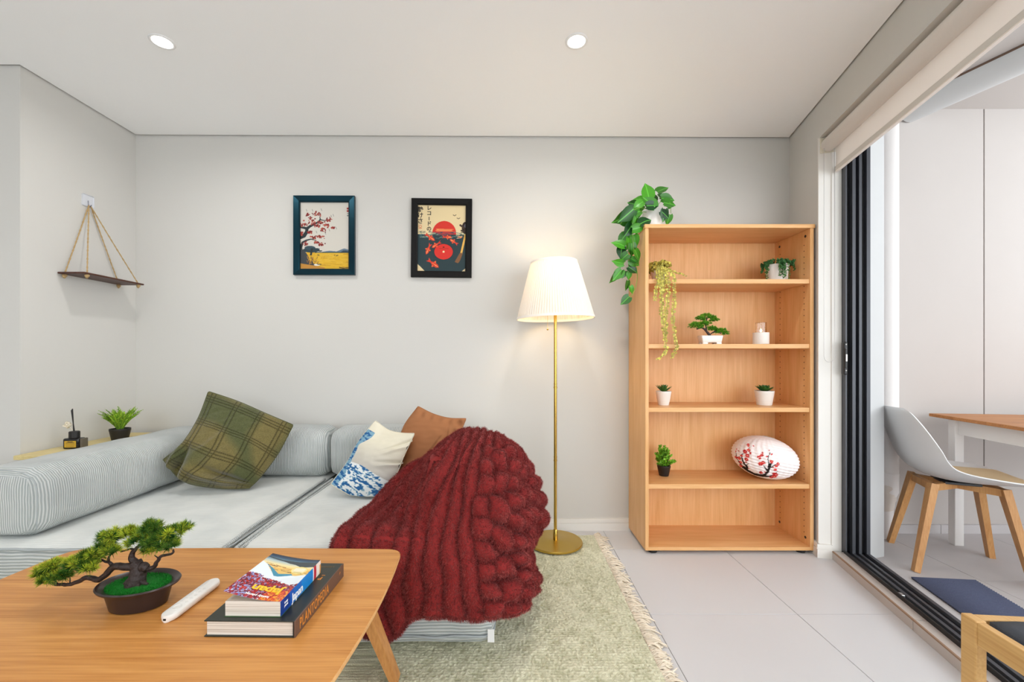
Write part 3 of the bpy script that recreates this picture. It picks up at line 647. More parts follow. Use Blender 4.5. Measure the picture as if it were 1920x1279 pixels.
nt = SHADE.node_tree; pb = nt.nodes['Principled BSDF']; tr = nt.nodes.new('ShaderNodeBsdfTranslucent'); tr.inputs[0].default_value = rgb(255, 240, 214); mx = nt.nodes.new('ShaderNodeMixShader'); mx.inputs[0].default_value = .10
nt.links.new(pb.outputs[0], mx.inputs[1]); nt.links.new(tr.outputs[0], mx.inputs[2]); nt.links.new(mx.outputs[0], nt.nodes['Material Output'].inputs[0])
n = 360; V = []; F = []
zt, zb = 1.585-.022, 1.270-.022
rows = [(0, .0), (.03, 1), (.97, 1), (1, 0)]; rows = [(k/12, 1) for k in range(13)]
for k, (f, a) in enumerate(rows):
    for i in range(n):
        r = .127+(.214-.127)*f+(.0022 if i % 4 in (0, 1) else -.0002)*(1 if .01 < f < .99 else .3)
        V.append((r*math.cos(2*PI*i/n), r*math.sin(2*PI*i/n), zt+(zb-zt)*f))
for k in range(len(rows)-1):
    for i in range(n): F.append((k*n+i, (k+1)*n+i, (k+1)*n+(i+1) % n, k*n+(i+1) % n))
shd = obj('lamp_shade', (V, F), SHADE, lamp); shd.rotation_euler = (0, math.radians(-1.5), 0); shd.location = (.033, 0, 0)
BAND = mat('shade_band', rgb(250, 242, 232), .7)
for r, z, h, dr in ((.2135, zb+.004, .006, .002), (.128, zt-.004, .005, .002)): obj('shade_trim', lathe([(r-.002, z-h), (r+.0035, z-h), (r+.0035-dr, z+h), (r-.002-dr, z+h), (r-.002, z-h)], 96, cap=False), BAND, shd, smooth=40)
obj('shade_frame', join(*[tube([(0, 0, zt-.05), (.125*math.cos(a), .125*math.sin(a), zt-.01)], .0016, 6) for a in (0, 2*PI/3, 4*PI/3)]), BRASS, shd)
obj('bulb_socket', lathe([(.016, 1.36), (.018, 1.37), (.018, 1.42), (.015, 1.43)], 20), BRASS, lamp)
obj('bulb', lathe([(.012, 1.43), (.026, 1.45), (.032, 1.475), (.027, 1.50), (.012, 1.512), (.001, 1.514)], 24), emis('bulb_glow', (1, .78, .45, 1), 14), lamp, smooth=True)
obj('pull_chain', join(tube([(-.045, -.02, 1.40), (-.045, -.02, 1.19)], .0007, 5), ico((-.045, -.02, 1.186), .0055, 2), tube([(-.045, -.02, 1.40), (0, 0, 1.41)], .002, 6)), BRASS, lamp)
l = bpy.data.lights.new('bulb_lamp', 'POINT'); l.energy = BULB_W; l.color = (1, .76, .42); l.shadow_soft_size = .03
lo = bpy.data.objects.new('bulb_lamp', l); C.objects.link(lo); lo.parent = lamp; lo.location = (0, 0, 1.40)
bpy.data.objects['bulb'].visible_shadow = True
lo.location = (0, -.045, 1.47)

# ------------------------------------------------------------------ bookcase
BE1, BE2 = rgb(232, 182, 126), rgb(216, 160, 98)
BV = wood('beech_vertical', BE1, BE2, 'Z', .42, 9, 3, fine=.45); BH = wood('beech_horizontal', BE1, BE2, 'X', .4, 9, 3, fine=.45)
bo_ = (1.192, 2.44, 0)
bc = thing('bookcase', 'tall open beech bookcase with four shelves beside the doorway', 'bookcase', bo_)
def bp(name, a, m, r=.0015, parent=None): return obj(name, rel(rbox(*a, r), bo_), m, parent or bc)
bp('side_panel', (.740, 2.287, .036, .759, 2.600, 1.748), BV); bp('side_panel', (1.625, 2.287, .036, 1.644, 2.600, 1.748), BV)
bp('top_panel', (.736, 2.282, 1.748, 1.648, 2.602, 1.7685), BH); bp('base_panel', (.740, 2.287, .019, 1.644, 2.600, .037), BH)
bp('back_panel', (.759, 2.588, .036, 1.625, 2.598, 1.748), BV)
SH = [1.476, 1.127, .785, .373]
for z in SH: bp('shelf', (.7595, 2.293, z-.024, 1.6245, 2.587, z), BH)
for x, y in ((.79, 2.32), (1.594, 2.32), (.79, 2.57), (1.594, 2.57)): obj('foot', rel(lathe([(.022, 0), (.024, .004), (.024, .015), (.012, .019)], 20, x, y), bo_), PB, bc, smooth=40)
def disc(x, y, z, r, d=-1): return [(x+d*.001*(k % 2), y+r*math.cos(2*PI*(k//2)/12), z+r*math.sin(2*PI*(k//2)/12)) for k in range(24)], [tuple(2*i+1 for i in range(12))[::d], ]+[(2*i, 2*((i+1) % 12), 2*((i+1) % 12)+1, 2*i+1) for i in range(12)]
for y, z in ((2.325, 1.715), (2.545, 1.715), (2.325, .075), (2.545, .075)):
    obj('cam_fitting', rel(disc(1.6249, y, z, .0075), bo_), PB, bc)
holes = [disc(1.6249, y, .10+.032*k, .0026) for k in range(50) for y in (2.335, 2.54)]+[disc(.7591, y, .10+.032*k, .0026, 1) for k in range(50) for y in (2.335, 2.54)]
obj('shelf_pin_holes', rel(join(*holes), bo_), mat('hole_dark', rgb(60, 36, 20), .8), bc, kind='stuff')

# ------------------------------------------------------------------ plants and pots on the bookcase
WHP = mat('white_ceramic', rgb(240, 238, 234), .25)
WHM = mat('white_matt_pot', rgb(236, 232, 226), .6)
def leafmesh(L, W_, fold=.18, heart=.25, droop=.25, n=6):
    """broad leaf along +X with a raised keel; base at the origin"""
    V = []; F = []
    for k in range(n+1):
        t = k/n; w_ = W_*(math.sin(PI*min(1, (t*.92+.08))**.75))**.8*(1-t**6) if k < n else 0.0
        x = L*t - (heart*L*.35*(1-t)**4 if k else 0); z = -droop*L*t*t
        V += [(x-(heart*L*.22 if k == 0 else 0), -w_, z+fold*w_), (x, -w_*.5, z+fold*w_*.2), (x, 0, z-.0), (x, w_*.5, z+fold*w_*.2), (x-(heart*L*.22 if k == 0 else 0), w_, z+fold*w_)]
    for k in range(n):
        for i in range(4): F.append((k*5+i, k*5+i+1, (k+1)*5+i+1, (k+1)*5+i))
    return V, F
def leafmat(name, c1, c2, rough=.35, thr_=.00003):
    m = mat(name, c1, rough, spec=.5, var=0); nt = m.node_tree; b = nt.nodes['Principled BSDF']
    oi = nt.nodes.new('ShaderNodeObjectInfo'); mx = nt.nodes.new('ShaderNodeMixRGB'); mx.inputs[1].default_value = c1; mx.inputs[2].default_value = c2
    tc = nt.nodes.new('ShaderNodeTexCoord'); sp = nt.nodes.new('ShaderNodeSeparateXYZ'); nt.links.new(tc.outputs['Object'], sp.inputs[0])
    ab = nt.nodes.new('ShaderNodeMath'); ab.operation = 'ABSOLUTE'; nt.links.new(sp.outputs[1], ab.inputs[0])
    lt_ = nt.nodes.new('ShaderNodeMath'); lt_.operation = 'LESS_THAN'; lt_.inputs[1].default_value = thr_; nt.links.new(ab.outputs[0], lt_.inputs[0])
    mm = nt.nodes.new('ShaderNodeMixRGB'); mm.inputs[2].default_value = tuple(min(1, x*1.9+.05) for x in c2[:3])+(1,)
    hf = nt.nodes.new('ShaderNodeMath'); hf.operation = 'MULTIPLY'; hf.inputs[1].default_value = .5; nt.links.new(lt_.outputs[0], hf.inputs[0])
    nt.links.new(oi.outputs['Random'], mx.inputs[0]); nt.links.new(mx.outputs[0], mm.inputs[1]); nt.links.new(hf.outputs[0], mm.inputs[0]); nt.links.new(mm.outputs[0], b.inputs['Base Color'])
    return m
POTH = leafmat('pothos_leaf', rgb(10, 62, 24), rgb(76, 160, 34))
po = (.825, 2.42, 1.7691)
poth = thing('trailing_plant', 'broad-leaved green plant in a white pot atop the bookcase, trailing down its side', 'plant', po)
obj('plant_pot', lathe([(.036, 0), (.05, .006), (.06, .04), (.062, .07), (.055, .105), (.05, .118), (.046, .118), (.05, .10), (.001, .10)], 40), WHP, poth, smooth=50)
# stems: from the pot over the side and down; given in photo coordinates with depth
vines = [[(1215, 396, 2.42), (1195, 402, 2.40), (1180, 440, 2.40), (1178, 480, 2.40), (1176, 510, 2.41), (1150, 522, 2.42)],
         [(1212, 398, 2.36), (1192, 398, 2.33), (1186, 430, 2.32), (1190, 480, 2.33), (1195, 520, 2.36), (1186, 552, 2.36), (1170, 558, 2.36)],
         [(1215, 392, 2.36), (1198, 390, 2.33), (1180, 400, 2.33), (1163, 420, 2.34)], [(1222, 392, 2.40), (1218, 370, 2.38), (1217, 350, 2.37)],
         [(1228, 392, 2.38), (1240, 378, 2.36), (1256, 380, 2.35), (1258, 400, 2.35)], [(1224, 392, 2.42), (1232, 372, 2.43), (1244, 355, 2.44)], [(1215, 394, 2.44), (1196, 380, 2.45), (1190, 372, 2.45)]]
obj('stem', join(*[tube([tuple(p-np.array(po)) for p in spline([pt(*q) for q in v], 8)], .0016, 5) for v in vines]), mat('vine', rgb(120, 170, 60), .5), poth, smooth=True)
# leaves: photo x, y, depth, length px, direction angle in the picture (0 = right, 90 = up)
LV = [(1217, 372, 2.36, 28, 92), (1206, 378, 2.34, 20, 200), (1232, 360, 2.42, 22, 28), (1212, 386, 2.33, 24, -10), (1228, 388, 2.34, 26, 150), (1240, 372, 2.35, 26, 20), (1244, 380, 2.34, 24, -20), (1236, 370, 2.38, 26, -5), (1246, 392, 2.33, 22, -80), (1256, 402, 2.33, 18, -95),
      (1240, 396, 2.33, 18, -60), (1204, 385, 2.37, 22, 215), (1196, 384, 2.42, 18, 150), (1200, 396, 2.33, 26, 185), (1188, 392, 2.32, 34, 235), (1184, 398, 2.35, 34, 225), (1192, 408, 2.32, 26, 260), (1200, 420, 2.31, 26, 20), (1186, 420, 2.33, 26, 240), (1176, 428, 2.36, 24, 260),
      (1186, 430, 2.31, 24, 0), (1174, 438, 2.36, 22, 240), (1178, 446, 2.34, 22, 280), (1172, 462, 2.35, 24, 160), (1166, 462, 2.36, 22, 245), (1184, 456, 2.33, 22, -80), (1190, 468, 2.32, 22, -70), (1178, 476, 2.34, 18, 235), (1180, 484, 2.33, 18, -20),
      (1182, 486, 2.33, 20, -30), (1178, 500, 2.35, 20, -25), (1170, 494, 2.36, 20, 190), (1166, 506, 2.37, 24, 210), (1156, 512, 2.38, 20, 235), (1172, 508, 2.37, 14, 260), (1180, 510, 2.36, 13, -95), (1177, 526, 2.36, 18, -108), (1182, 536, 2.35, 14, -80), (1180, 556, 2.35, 20, 205), (1196, 392, 2.40, 24, 260),
      (1190, 404, 2.38, 24, 200), (1222, 380, 2.39, 22, 60), (1212, 376, 2.42, 22, 170), (1250, 388, 2.38, 22, 60), (1182, 416, 2.38, 24, 190), (1188, 440, 2.36, 22, -100)]
lm = [obj('leaf', leafmesh(.001, .0004, heart=.5*h_, droop=d_), POTH, poth, smooth=True) for h_, d_ in ((1, .15), (1, .4))]
R = random.Random(5)
for k, (px, py, Y, L, a) in enumerate(LV):
    p = pt(px, py, Y)-np.array(po); a = math.radians(a); ln = L/800*Y*1.12*1000
    M = Matrix.Rotation(-a, 4, 'Y') @ Matrix.Rotation(math.radians(R.uniform(50, 115)), 4, 'X') @ Matrix.Rotation(R.uniform(-.35, .35), 4, 'Z')
    o = lm[k % 2] if k < 2 else None
    if o is None: o = lm[k % 2].copy(); C.objects.link(o); o.parent = poth
    o.location = p; o.rotation_euler = M.to_euler(); o.scale = (ln, ln*R.uniform(.85, 1.1), ln)

# olive trailing plant on the top shelf
OL0, OL1 = rgb(120, 110, 24)[:3], rgb(205, 196, 96)[:3]
tp0 = (.865, 2.44, 1.4766)
trail = thing('trailing_plant', 'small-leaved olive plant trailing from the top shelf in long thin strands', 'plant', tp0)
pot('plant_pot', .03, .042, .07, WHM, trail)
R = random.Random(9); cs = []; ds = []; ls = []; k0 = []; k1 = []; stt = []
def dangle(path, dens, leafL, r=R):
    P = spline([np.array(pt(*q))-np.array(tp0) for q in path], 10); stt.append(tube([tuple(p) for p in P], .0008, 4))
    seg = [np.linalg.norm(P[i+1]-P[i]) for i in range(len(P)-1)]; tot = sum(seg); nl = int(tot*dens)
    for i in range(nl):
        d = tot*i/nl; k = 0
        while k < len(seg)-1 and d > seg[k]: d -= seg[k]; k += 1
        p = P[k]+(P[k+1]-P[k])*min(1, d/max(seg[k], 1e-6))
        for sgn in (-1, 1):
            a = r.uniform(-.7, .7); cs.append(p); ds.append((sgn*math.cos(a), math.sin(a)*.8, r.uniform(-.2, .5))); ls.append(leafL*r.uniform(.6, 1.3)); m_ = r.uniform(.55, 1.35); k0.append([x*m_ for x in OL0]); k1.append([x*m_ for x in OL1])
        # tip
for path in ([(1236, 500, 2.40), (1240, 522, 2.28), (1241, 560, 2.26), (1243, 600, 2.26), (1247, 640, 2.26), (1249, 655, 2.26), (1243, 668, 2.26), (1231, 675, 2.26)],
             [(1246, 502, 2.38), (1262, 518, 2.28), (1264, 560, 2.26), (1262, 600, 2.26), (1267, 640, 2.26), (1268, 655, 2.27), (1258, 674, 2.27)],
             [(1240, 502, 2.38), (1252, 520, 2.28), (1253, 550, 2.27), (1249, 590, 2.27), (1247, 640, 2.27)], [(1234, 502, 2.38), (1232, 525, 2.28), (1229, 550, 2.27), (1228, 566, 2.27)],
             [(1240, 505, 2.38), (1238, 530, 2.27), (1240, 560, 2.27), (1238, 592, 2.27)], [(1250, 504, 2.38), (1268, 512, 2.34), (1280, 514, 2.32), (1287, 520, 2.31)], [(1243, 505, 2.36), (1246, 530, 2.28), (1244, 552, 2.27)]):
    dangle(path, 115, .012)
for k in range(60):
    a = R.uniform(0, 2*PI); rr = R.uniform(.02, .075); h_ = R.uniform(.0, .05)
    q = (.0+rr*math.cos(a)*.85, rr*math.sin(a)*.8, .06+h_*.9)
    P = spline([(0, 0, .06), (q[0]*.6, q[1]*.6, q[2]+.015), q], 5); stt.append(tube(P, .0008, 4))
    for p in P[3:]:
        for j in range(3):
            cs.append(p+np.array([R.uniform(-.006, .006) for _ in range(3)])); ds.append([R.uniform(-1, 1), R.uniform(-1, .4), R.uniform(-.5, 1)]); ls.append(.014*R.uniform(.6, 1.2)); m_ = R.uniform(.5, 1.4); k0.append([x*m_ for x in OL0]); k1.append([x*m_ for x in OL1])
obj('strands', join(*stt), mat('strand', rgb(190, 180, 120), .6), trail)
# round little leaves: hexagonal discs
def discs(name, cs, ds, ls, k0, k1, m, parent, asp=.75):
    V = []; F = []; K = []; R = random.Random(1)
    for c, d, L, a, b in zip(cs, ds, ls, k0, k1):
        d = Vector(d).normalized(); s = d.cross(Vector((R.uniform(-.5, .5), R.uniform(-1, -.3), R.uniform(-.5, 1)))).normalized(); c = Vector(c); o = len(V)
        V += [tuple(c), tuple(c+d*L*.35+s*L*.5*asp), tuple(c+d*L*.8+s*L*.42*asp), tuple(c+d*L), tuple(c+d*L*.8-s*L*.42*asp), tuple(c+d*L*.35-s*L*.5*asp)]
        F.append(tuple(range(o, o+6))); K += [a, b, b, b, b, b]
    return obj(name, (V, F), m, parent, cols=K, kind='stuff')
discs('leaves', cs, ds, ls, k0, k1, LEAFN, trail, .95)

# dark green string plant, right of the top shelf
sp0 = (1.53, 2.42, 1.4766)
sp_ = thing('potted_succulent', 'dark green beaded succulent spilling over a white pot, right on the top shelf', 'plant', sp0)
obj('plant_pot', lathe([(.048, 0), (.052, .004), (.056, .085), (.060, .096), (.060, .101), (.056, .101), (.053, .09), (.001, .09)], 40), WHM, sp_, smooth=40)
cs = []; ds = []; ls = []; k0 = []; k1 = []; stt = []; R = random.Random(11)
for k in range(36):
    a = R.uniform(-PI, PI)
    if k < 14: a = R.choice([PI*.95, PI*1.1, -.4, -PI/2-.1, -PI/2-.25, PI*.9])+R.uniform(-.2, .2)
    drop = R.uniform(.02, .09) if k < 16 else R.uniform(-.015, .012)
    c, s_ = math.cos(a), math.sin(a); ro = .064+R.uniform(0, .014)
    P = spline([(c*.02, s_*.02, .095), (c*.045, s_*.045, .122+R.uniform(-.006, .006)), (c*ro, s_*ro, .105), (c*(ro+.006), s_*(ro+.006), .105-drop*.5), (c*(ro+.008), s_*(ro+.008), max(.006, .105-drop*1.15))], 7); stt.append(tube(P, .0008, 4))
    for p in P:
        for j in range(3): cs.append(p); ds.append([R.uniform(-1, 1), R.uniform(-1, 1), R.uniform(-.3, 1)]); ls.append(.0085*R.uniform(.7, 1.2)); m_ = R.uniform(.5, 1.3); k0.append([x*m_ for x in rgb(26, 66, 40)[:3]]); k1.append([x*m_ for x in rgb(70, 122, 66)[:3]])
obj('strands', join(*stt), STEMG, sp_); discs('leaves', cs, ds, ls, k0, k1, LEAFN, sp_)

# needle-tuft bonsai maker
def bonsai_tufts(parent, pads, needleL, dens, tuft, dark, light, seed=2, wid=.0006, split=False, name='foliage_pad'):
    R = random.Random(seed)
    for (cx, cy, cz, rx, ry, rz) in pads:
        cs = []; ds = []; ls = []; k0 = []; k1 = []
        n = max(6, int(dens*rx*rz*1e4))
        for i in range(n):
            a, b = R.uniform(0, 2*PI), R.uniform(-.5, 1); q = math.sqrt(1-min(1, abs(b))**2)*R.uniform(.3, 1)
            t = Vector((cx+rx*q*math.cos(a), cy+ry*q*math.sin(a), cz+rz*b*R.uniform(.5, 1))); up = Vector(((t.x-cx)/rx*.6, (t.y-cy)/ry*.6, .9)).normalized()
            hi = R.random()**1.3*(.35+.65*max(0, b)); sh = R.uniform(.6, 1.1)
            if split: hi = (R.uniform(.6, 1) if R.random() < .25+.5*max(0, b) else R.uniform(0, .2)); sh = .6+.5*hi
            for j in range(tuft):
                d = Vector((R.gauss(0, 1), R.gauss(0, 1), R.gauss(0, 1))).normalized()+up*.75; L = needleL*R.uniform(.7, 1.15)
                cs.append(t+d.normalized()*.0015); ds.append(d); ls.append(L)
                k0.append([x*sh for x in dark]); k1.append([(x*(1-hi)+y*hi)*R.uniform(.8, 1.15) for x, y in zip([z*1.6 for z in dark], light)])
        needles(name, cs, ds, ls, wid, k0, k1, LEAFN, parent)
BARK = mat('bark', rgb(46, 32, 28), .55, bump=.8, bscale=120, var=.3, vscale=60)
mb0 = (1.141, 2.40, 1.1276)
mb = thing('bonsai', 'small artificial bonsai in a white footed tray on the second shelf', 'plant', mb0)
obj('tray', join(fmap(rbox(-.061, -.032, .010, .061, .032, .050, .006, 3), lambda x, y, z: (x*(.86+.14*(z-.01)/.04), y*(.86+.14*(z-.01)/.04), z)), *[rbox(x-.014, y-.01, 0, x+.014, y+.01, .012, .002) for x in (-.038, .038) for y in (-.018, .018)]), WHP, mb, smooth=40)
def mp(px, py, dy=0): return tuple(pt(px, py, 2.40+dy)-np.array(mb0))
obj('trunk', join(tube(spline([mp(1333, 632), mp(1325, 622), mp(1317, 615), mp(1306, 617)], 6), [.007]*6+[.0055]*6+[.004]*6+[.003], 8), tube(spline([mp(1326, 624), mp(1323, 608), mp(1326, 596)], 6), .0032, 7), tube(spline([mp(1330, 628), mp(1340, 622, -.01), mp(1352, 625, -.015)], 6), .003, 7)), BARK, mb, smooth=True)
pads = []
for px, py, rx, rz in ((1303, 612, 15, 8), (1320, 608, 13, 6), (1312, 598, 10, 6), (1326, 594, 16, 7), (1340, 600, 9, 7), (1337, 617, 12, 6), (1350, 622, 13, 7), (1359, 626, 8, 4)):
    p = mp(px, py); pads.append((p[0], p[1]+R.uniform(-.01, .01), p[2], rx/800*2.4, .024, rz/800*2.4))
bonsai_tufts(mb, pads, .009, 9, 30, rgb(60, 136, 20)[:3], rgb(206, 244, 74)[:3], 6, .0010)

# candle in a half-frosted glass
cd0 = (1.427, 2.40, 1.1276)
cd = thing('candle', 'white candle in a tall glass, glowing on the second shelf', 'candle', cd0)
obj('white_cup', lathe([(.038, 0), (.041, .003), (.041, .066), (.039, .067), (.001, .067)], 36), WHM, cd, smooth=40)
GLS, nt, b = base_mat('clear_glass'); b.inputs['Transmission Weight'].default_value = 1; b.inputs['Roughness'].default_value = .02; b.inputs['IOR'].default_value = 1.45; b.inputs['Base Color'].default_value = (1, 1, 1, 1)
obj('glass_cylinder', lathe([(.028, .067), (.028, .122), (.0265, .123), (.0255, .122), (.0255, .068)], 40, cap=False), GLS, cd, smooth=40)
obj('flame', lathe([(.001, .069), (.0055, .074), (.006, .079), (.003, .086), (.0005, .092)], 16), emis('flame', (1, .72, .35, 1), 6), cd, smooth=True)

# succulents in white cups on the third shelf
def rosette(parent, n, L, W_, z, m, el, seed=1):
    R = random.Random(seed); first = None
    for k in range(n):
        o = obj('leaf', leafmesh(.001, .001*W_, fold=.5, heart=0, droop=-.2, n=4), m, parent, smooth=True) if first is None else first.copy()
        if first is None: first = o
        else: C.objects.link(o); o.parent = parent
        a = k*2.399; e = math.radians(el[0]+(el[1]-el[0])*k/n+R.uniform(-6, 6)); s = L*(1.05-.4*k/n)*1000
        o.location = (.003*math.cos(a), .003*math.sin(a), z); o.rotation_euler = (0, -e, a); o.scale = (s, s, s)
SUC = leafmat('succulent_leaf', rgb(28, 74, 34), rgb(84, 128, 52), .4, 0)
s1 = thing('potted_succulent', 'spiky green succulent in a white cup, left on the third shelf', 'plant', (.886, 2.42, SH[2]+.0006))
pot('plant_pot', .030, .042, .079, WHM, s1); soil(.037, .070, s1); rosette(s1, 26, .056, .17, .072, SUC, (28, 88), 3)
s2 = thing('potted_succulent', 'flat dark green rosette succulent in a white cup, right on the third shelf', 'plant', (1.458, 2.42, SH[2]+.0006))
pot('plant_pot', .039, .050, .081, WHM, s2); soil(.045, .072, s2); rosette(s2, 30, .054, .32, .074, SUC, (18, 80), 8)
s3 = thing('potted_shrub', 'little round-leaved green shrub in a black pot, left on the lowest shelf', 'plant', (.905, 2.465, SH[3]+.0006))
pot('plant_pot', .027, .037, .060, PB, s3); soil(.032, .052, s3)
cs = []; ds = []; ls = []; k0 = []; k1 = []; stt = []; R = random.Random(21)
for k in range(34):
    a = R.uniform(0, 2*PI); h_ = R.uniform(.015, .115); rr = .062*(1-.7*max(0, (h_-.04)/.075))*R.uniform(.55, 1)
    P = spline([(0, 0, .052), (rr*math.cos(a)*.5, rr*math.sin(a)*.5, .055+h_*.6), (rr*math.cos(a), rr*math.sin(a), .055+h_)], 6); stt.append(tube(P, .0009, 4))
    for p in P[2:]:
        for j in range(4):
            cs.append(p); ds.append([math.cos(a)*.5+R.uniform(-1, 1), math.sin(a)*.5+R.uniform(-1, 1), R.uniform(0, 1)]); ls.append(.013*R.uniform(.7, 1.2)); m_ = R.uniform(.5, 1.2); k0.append([x*m_ for x in rgb(40, 96, 20)[:3]]); k1.append([x*m_ for x in rgb(130, 190, 50)[:3]])
obj('stems', join(*stt), STEMG, s3); discs('leaves', cs, ds, ls, k0, k1, LEAFN, s3)

# paper lantern with painted blossom branches
cv = Canvas(330, 230, rgb(250, 240, 238)); R = random.Random(2); K = rgb(40, 30, 28)
def LP(px, py): return ((px-160)/1250, 1-(py-205)/880)     # crop pixels of the lantern face -> canvas
def ln(pts, w0, w1): cv.line([LP(*p) for p in pts], w0, K, w1)
ln([(430, 830), (500, 890), (600, 935), (720, 940), (800, 900), (850, 800), (880, 700), (895, 640)], .03, .008); ln([(480, 850), (490, 790), (440, 730), (410, 660), (385, 560), (430, 525)], .022, .004); ln([(440, 830), (360, 760), (300, 660), (290, 560)], .012, .004)
ln([(620, 945), (760, 950), (880, 930), (940, 890)], .03, .006); ln([(850, 820), (800, 740), (770, 700)], .016, .004); ln([(850, 790), (860, 640), (845, 540), (880, 440)], .012, .003); ln([(480, 760), (520, 700)], .006, .003); ln([(900, 720), (960, 660), (1000, 640)], .008, .004); ln([(520, 480), (530, 340)], .004, .003); ln([(940, 880), (1000, 800)], .006, .003)
for x, y, s in ((510, 360, 30), (455, 480, 40), (520, 445, 32), (500, 550, 42), (480, 630, 40), (390, 575, 26), (350, 640, 36), (290, 645, 30), (370, 730, 30), (375, 815, 38), (470, 690, 18), (550, 490, 22), (285, 530, 14), (340, 500, 12), (300, 480, 12), (600, 355, 14), (520, 820, 16), (700, 545, 40), (745, 500, 30), (720, 670, 40), (765, 640, 38), (830, 515, 20), (750, 455, 16), (905, 605, 36), (1010, 640, 28), (980, 685, 28), (960, 765, 32), (930, 715, 16), (905, 470, 18), (865, 408, 12), (730, 865, 36), (790, 840, 16), (960, 860, 44), (980, 880, 36), (950, 930, 40), (900, 955, 32)):
    for q in range(5):
        a = 2*PI*q/5+R.random(); u, v = LP(x+s*.55*math.cos(a), y+s*.5*math.sin(a)); cv.ell(u, v, s*.5/1250, s*.5/880, rgb(*R.choice([(206, 46, 44), (222, 74, 62), (190, 36, 40)])))
    u, v = LP(x, y); cv.ell(u, v, s*.18/1250, s*.18/880, rgb(250, 200, 190) if s > 24 else rgb(120, 30, 40))
la = thing('paper_lantern', 'white oval paper lantern painted with red blossom branches, lowest shelf', 'lantern', (1.452, 2.410, .4925))
nu, nv = 260, 150; th = np.linspace(-.5, 2*PI-.5, nu); ph_ = np.linspace(-PI/2, PI/2, nv)
T, Pp = np.meshgrid(th, ph_); z = np.sin(Pp); rr = np.sqrt(np.maximum(0, 1-z*z))
rib = .012*np.abs(np.cos(Pp*22))+.004*np.sin(T*31+Pp*9)
RX, RZ = .168, .116
Gx = (rr*(RX+.0-rib*.35*1.2))*np.cos(T); Gy = (rr*(RX-rib*.35*1.2))*np.sin(T); Gz = z*RZ
tl = math.radians(12)
wx = Gx*math.cos(tl)+Gz*math.sin(tl); wz = -Gx*math.sin(tl)+Gz*math.cos(tl)
Ur = wx*.857-Gy*.515; U = (Ur/.172+1)/2; Vv = (wz/.1205+1)/2; col = cv.sample(np.clip(U, 0, 1), np.clip(Vv, 0, 1)); back = (wx*.515+Gy*.857) > 0; col[back] = np.array(rgb(250, 240, 238)[:3])
LAN = vcmat('lantern_paper', .75, .15); 
obj('paper_body', (np.stack([wx, Gy, wz], 2).reshape(-1, 3), gridfaces(nu, nv)), LAN, la, smooth=True, cols=col.reshape(-1, 3))
obj('wire_ring', xf(lathe([(.028, RZ*.985), (.030, RZ*.985+.002), (.026, RZ*.985+.002), (.028, RZ*.985)], 32, cap=False), Matrix.Rotation(tl, 4, 'Y')), mat('wire', rgb(210, 205, 200), .4), la)
# ------------------------------------------------------------------ rug with a cream fringe
def rugz(x, y): return .016+.0022*noise.noise(Vector((x*9, y*9, 3)))+.0012*noise.noise(Vector((x*30, y*30, 1)))
RUG = vcmat('rug_pile', .95, .05, bump=.5, bscale=220, sheen=.3)
rug = thing('rug', 'pale sage green cut-pile rug with cream fringe under sofa and lamp', 'rug', (-.75, 1.4, 0))
ro = np.array(rug.location); x0, x1, y0, y1 = -2.0, .512, .25, 2.50
xs = np.concatenate([np.linspace(x0, -.45, 30)[:-1], np.linspace(-.45, x1, 300)]); ys = np.linspace(y0, y1, 620)
X, Y = np.meshgrid(xs, ys)
rs = np.random.RandomState(4)
def smooth(a, n):
    for _ in range(n): a = (a+np.roll(a, 1, 0)+np.roll(a, -1, 0)+np.roll(a, 1, 1)+np.roll(a, -1, 1))/5
    return a
n1 = rs.rand(*X.shape); n2 = smooth(rs.rand(*X.shape), 1); n2 = (n2-n2.mean())/n2.std(); n3 = smooth(rs.rand(*X.shape), 60); n3 = (n3-n3.mean())/n3.std()
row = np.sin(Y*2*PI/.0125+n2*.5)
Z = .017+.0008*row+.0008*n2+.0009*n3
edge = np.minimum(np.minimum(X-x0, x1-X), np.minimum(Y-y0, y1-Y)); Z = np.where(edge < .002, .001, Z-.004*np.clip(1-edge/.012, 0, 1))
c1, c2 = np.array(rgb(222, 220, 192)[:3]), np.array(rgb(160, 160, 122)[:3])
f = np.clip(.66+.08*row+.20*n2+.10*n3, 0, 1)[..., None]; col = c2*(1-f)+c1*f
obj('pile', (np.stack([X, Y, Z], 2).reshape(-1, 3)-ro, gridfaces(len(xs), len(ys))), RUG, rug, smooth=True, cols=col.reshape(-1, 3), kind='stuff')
R = random.Random(12); tl_ = []; cc = []
V = []; F = []; K = []
y = y0
while y < y1:
    L = R.uniform(.045, .085); a = R.uniform(-.5, .5); nst = R.randint(5, 7)
    for k in range(nst):
        b = a+R.uniform(-.55, .55); lx = L*R.uniform(.6, 1.05); bx = x1-.006; by = y+R.uniform(-.005, .005)
        mid = (bx+lx*.5, by+lx*.5*math.sin(b)+R.uniform(-.006, .006), R.uniform(.006, .020)); e = (bx+lx*math.cos(b*.6), by+lx*math.sin(b), R.uniform(.002, .010))
        sh = tube(spline([(bx, by, .014), mid, e], 4), [.0028]*3+[.0032]*4+[.0026, .0012][:2], 4); o = len(V); V += sh[0]; F += [tuple(i+o for i in q) for q in sh[1]]
        m_ = R.uniform(.8, 1.05); K += [[x*m_ for x in rgb(238, 226, 206)[:3]]]*len(sh[0])
    y += R.uniform(.009, .015)
obj('fringe', ((np.array(V)-ro), F), vcmat('fringe_wool', .95, .05), rug, smooth=True, cols=K, kind='stuff')

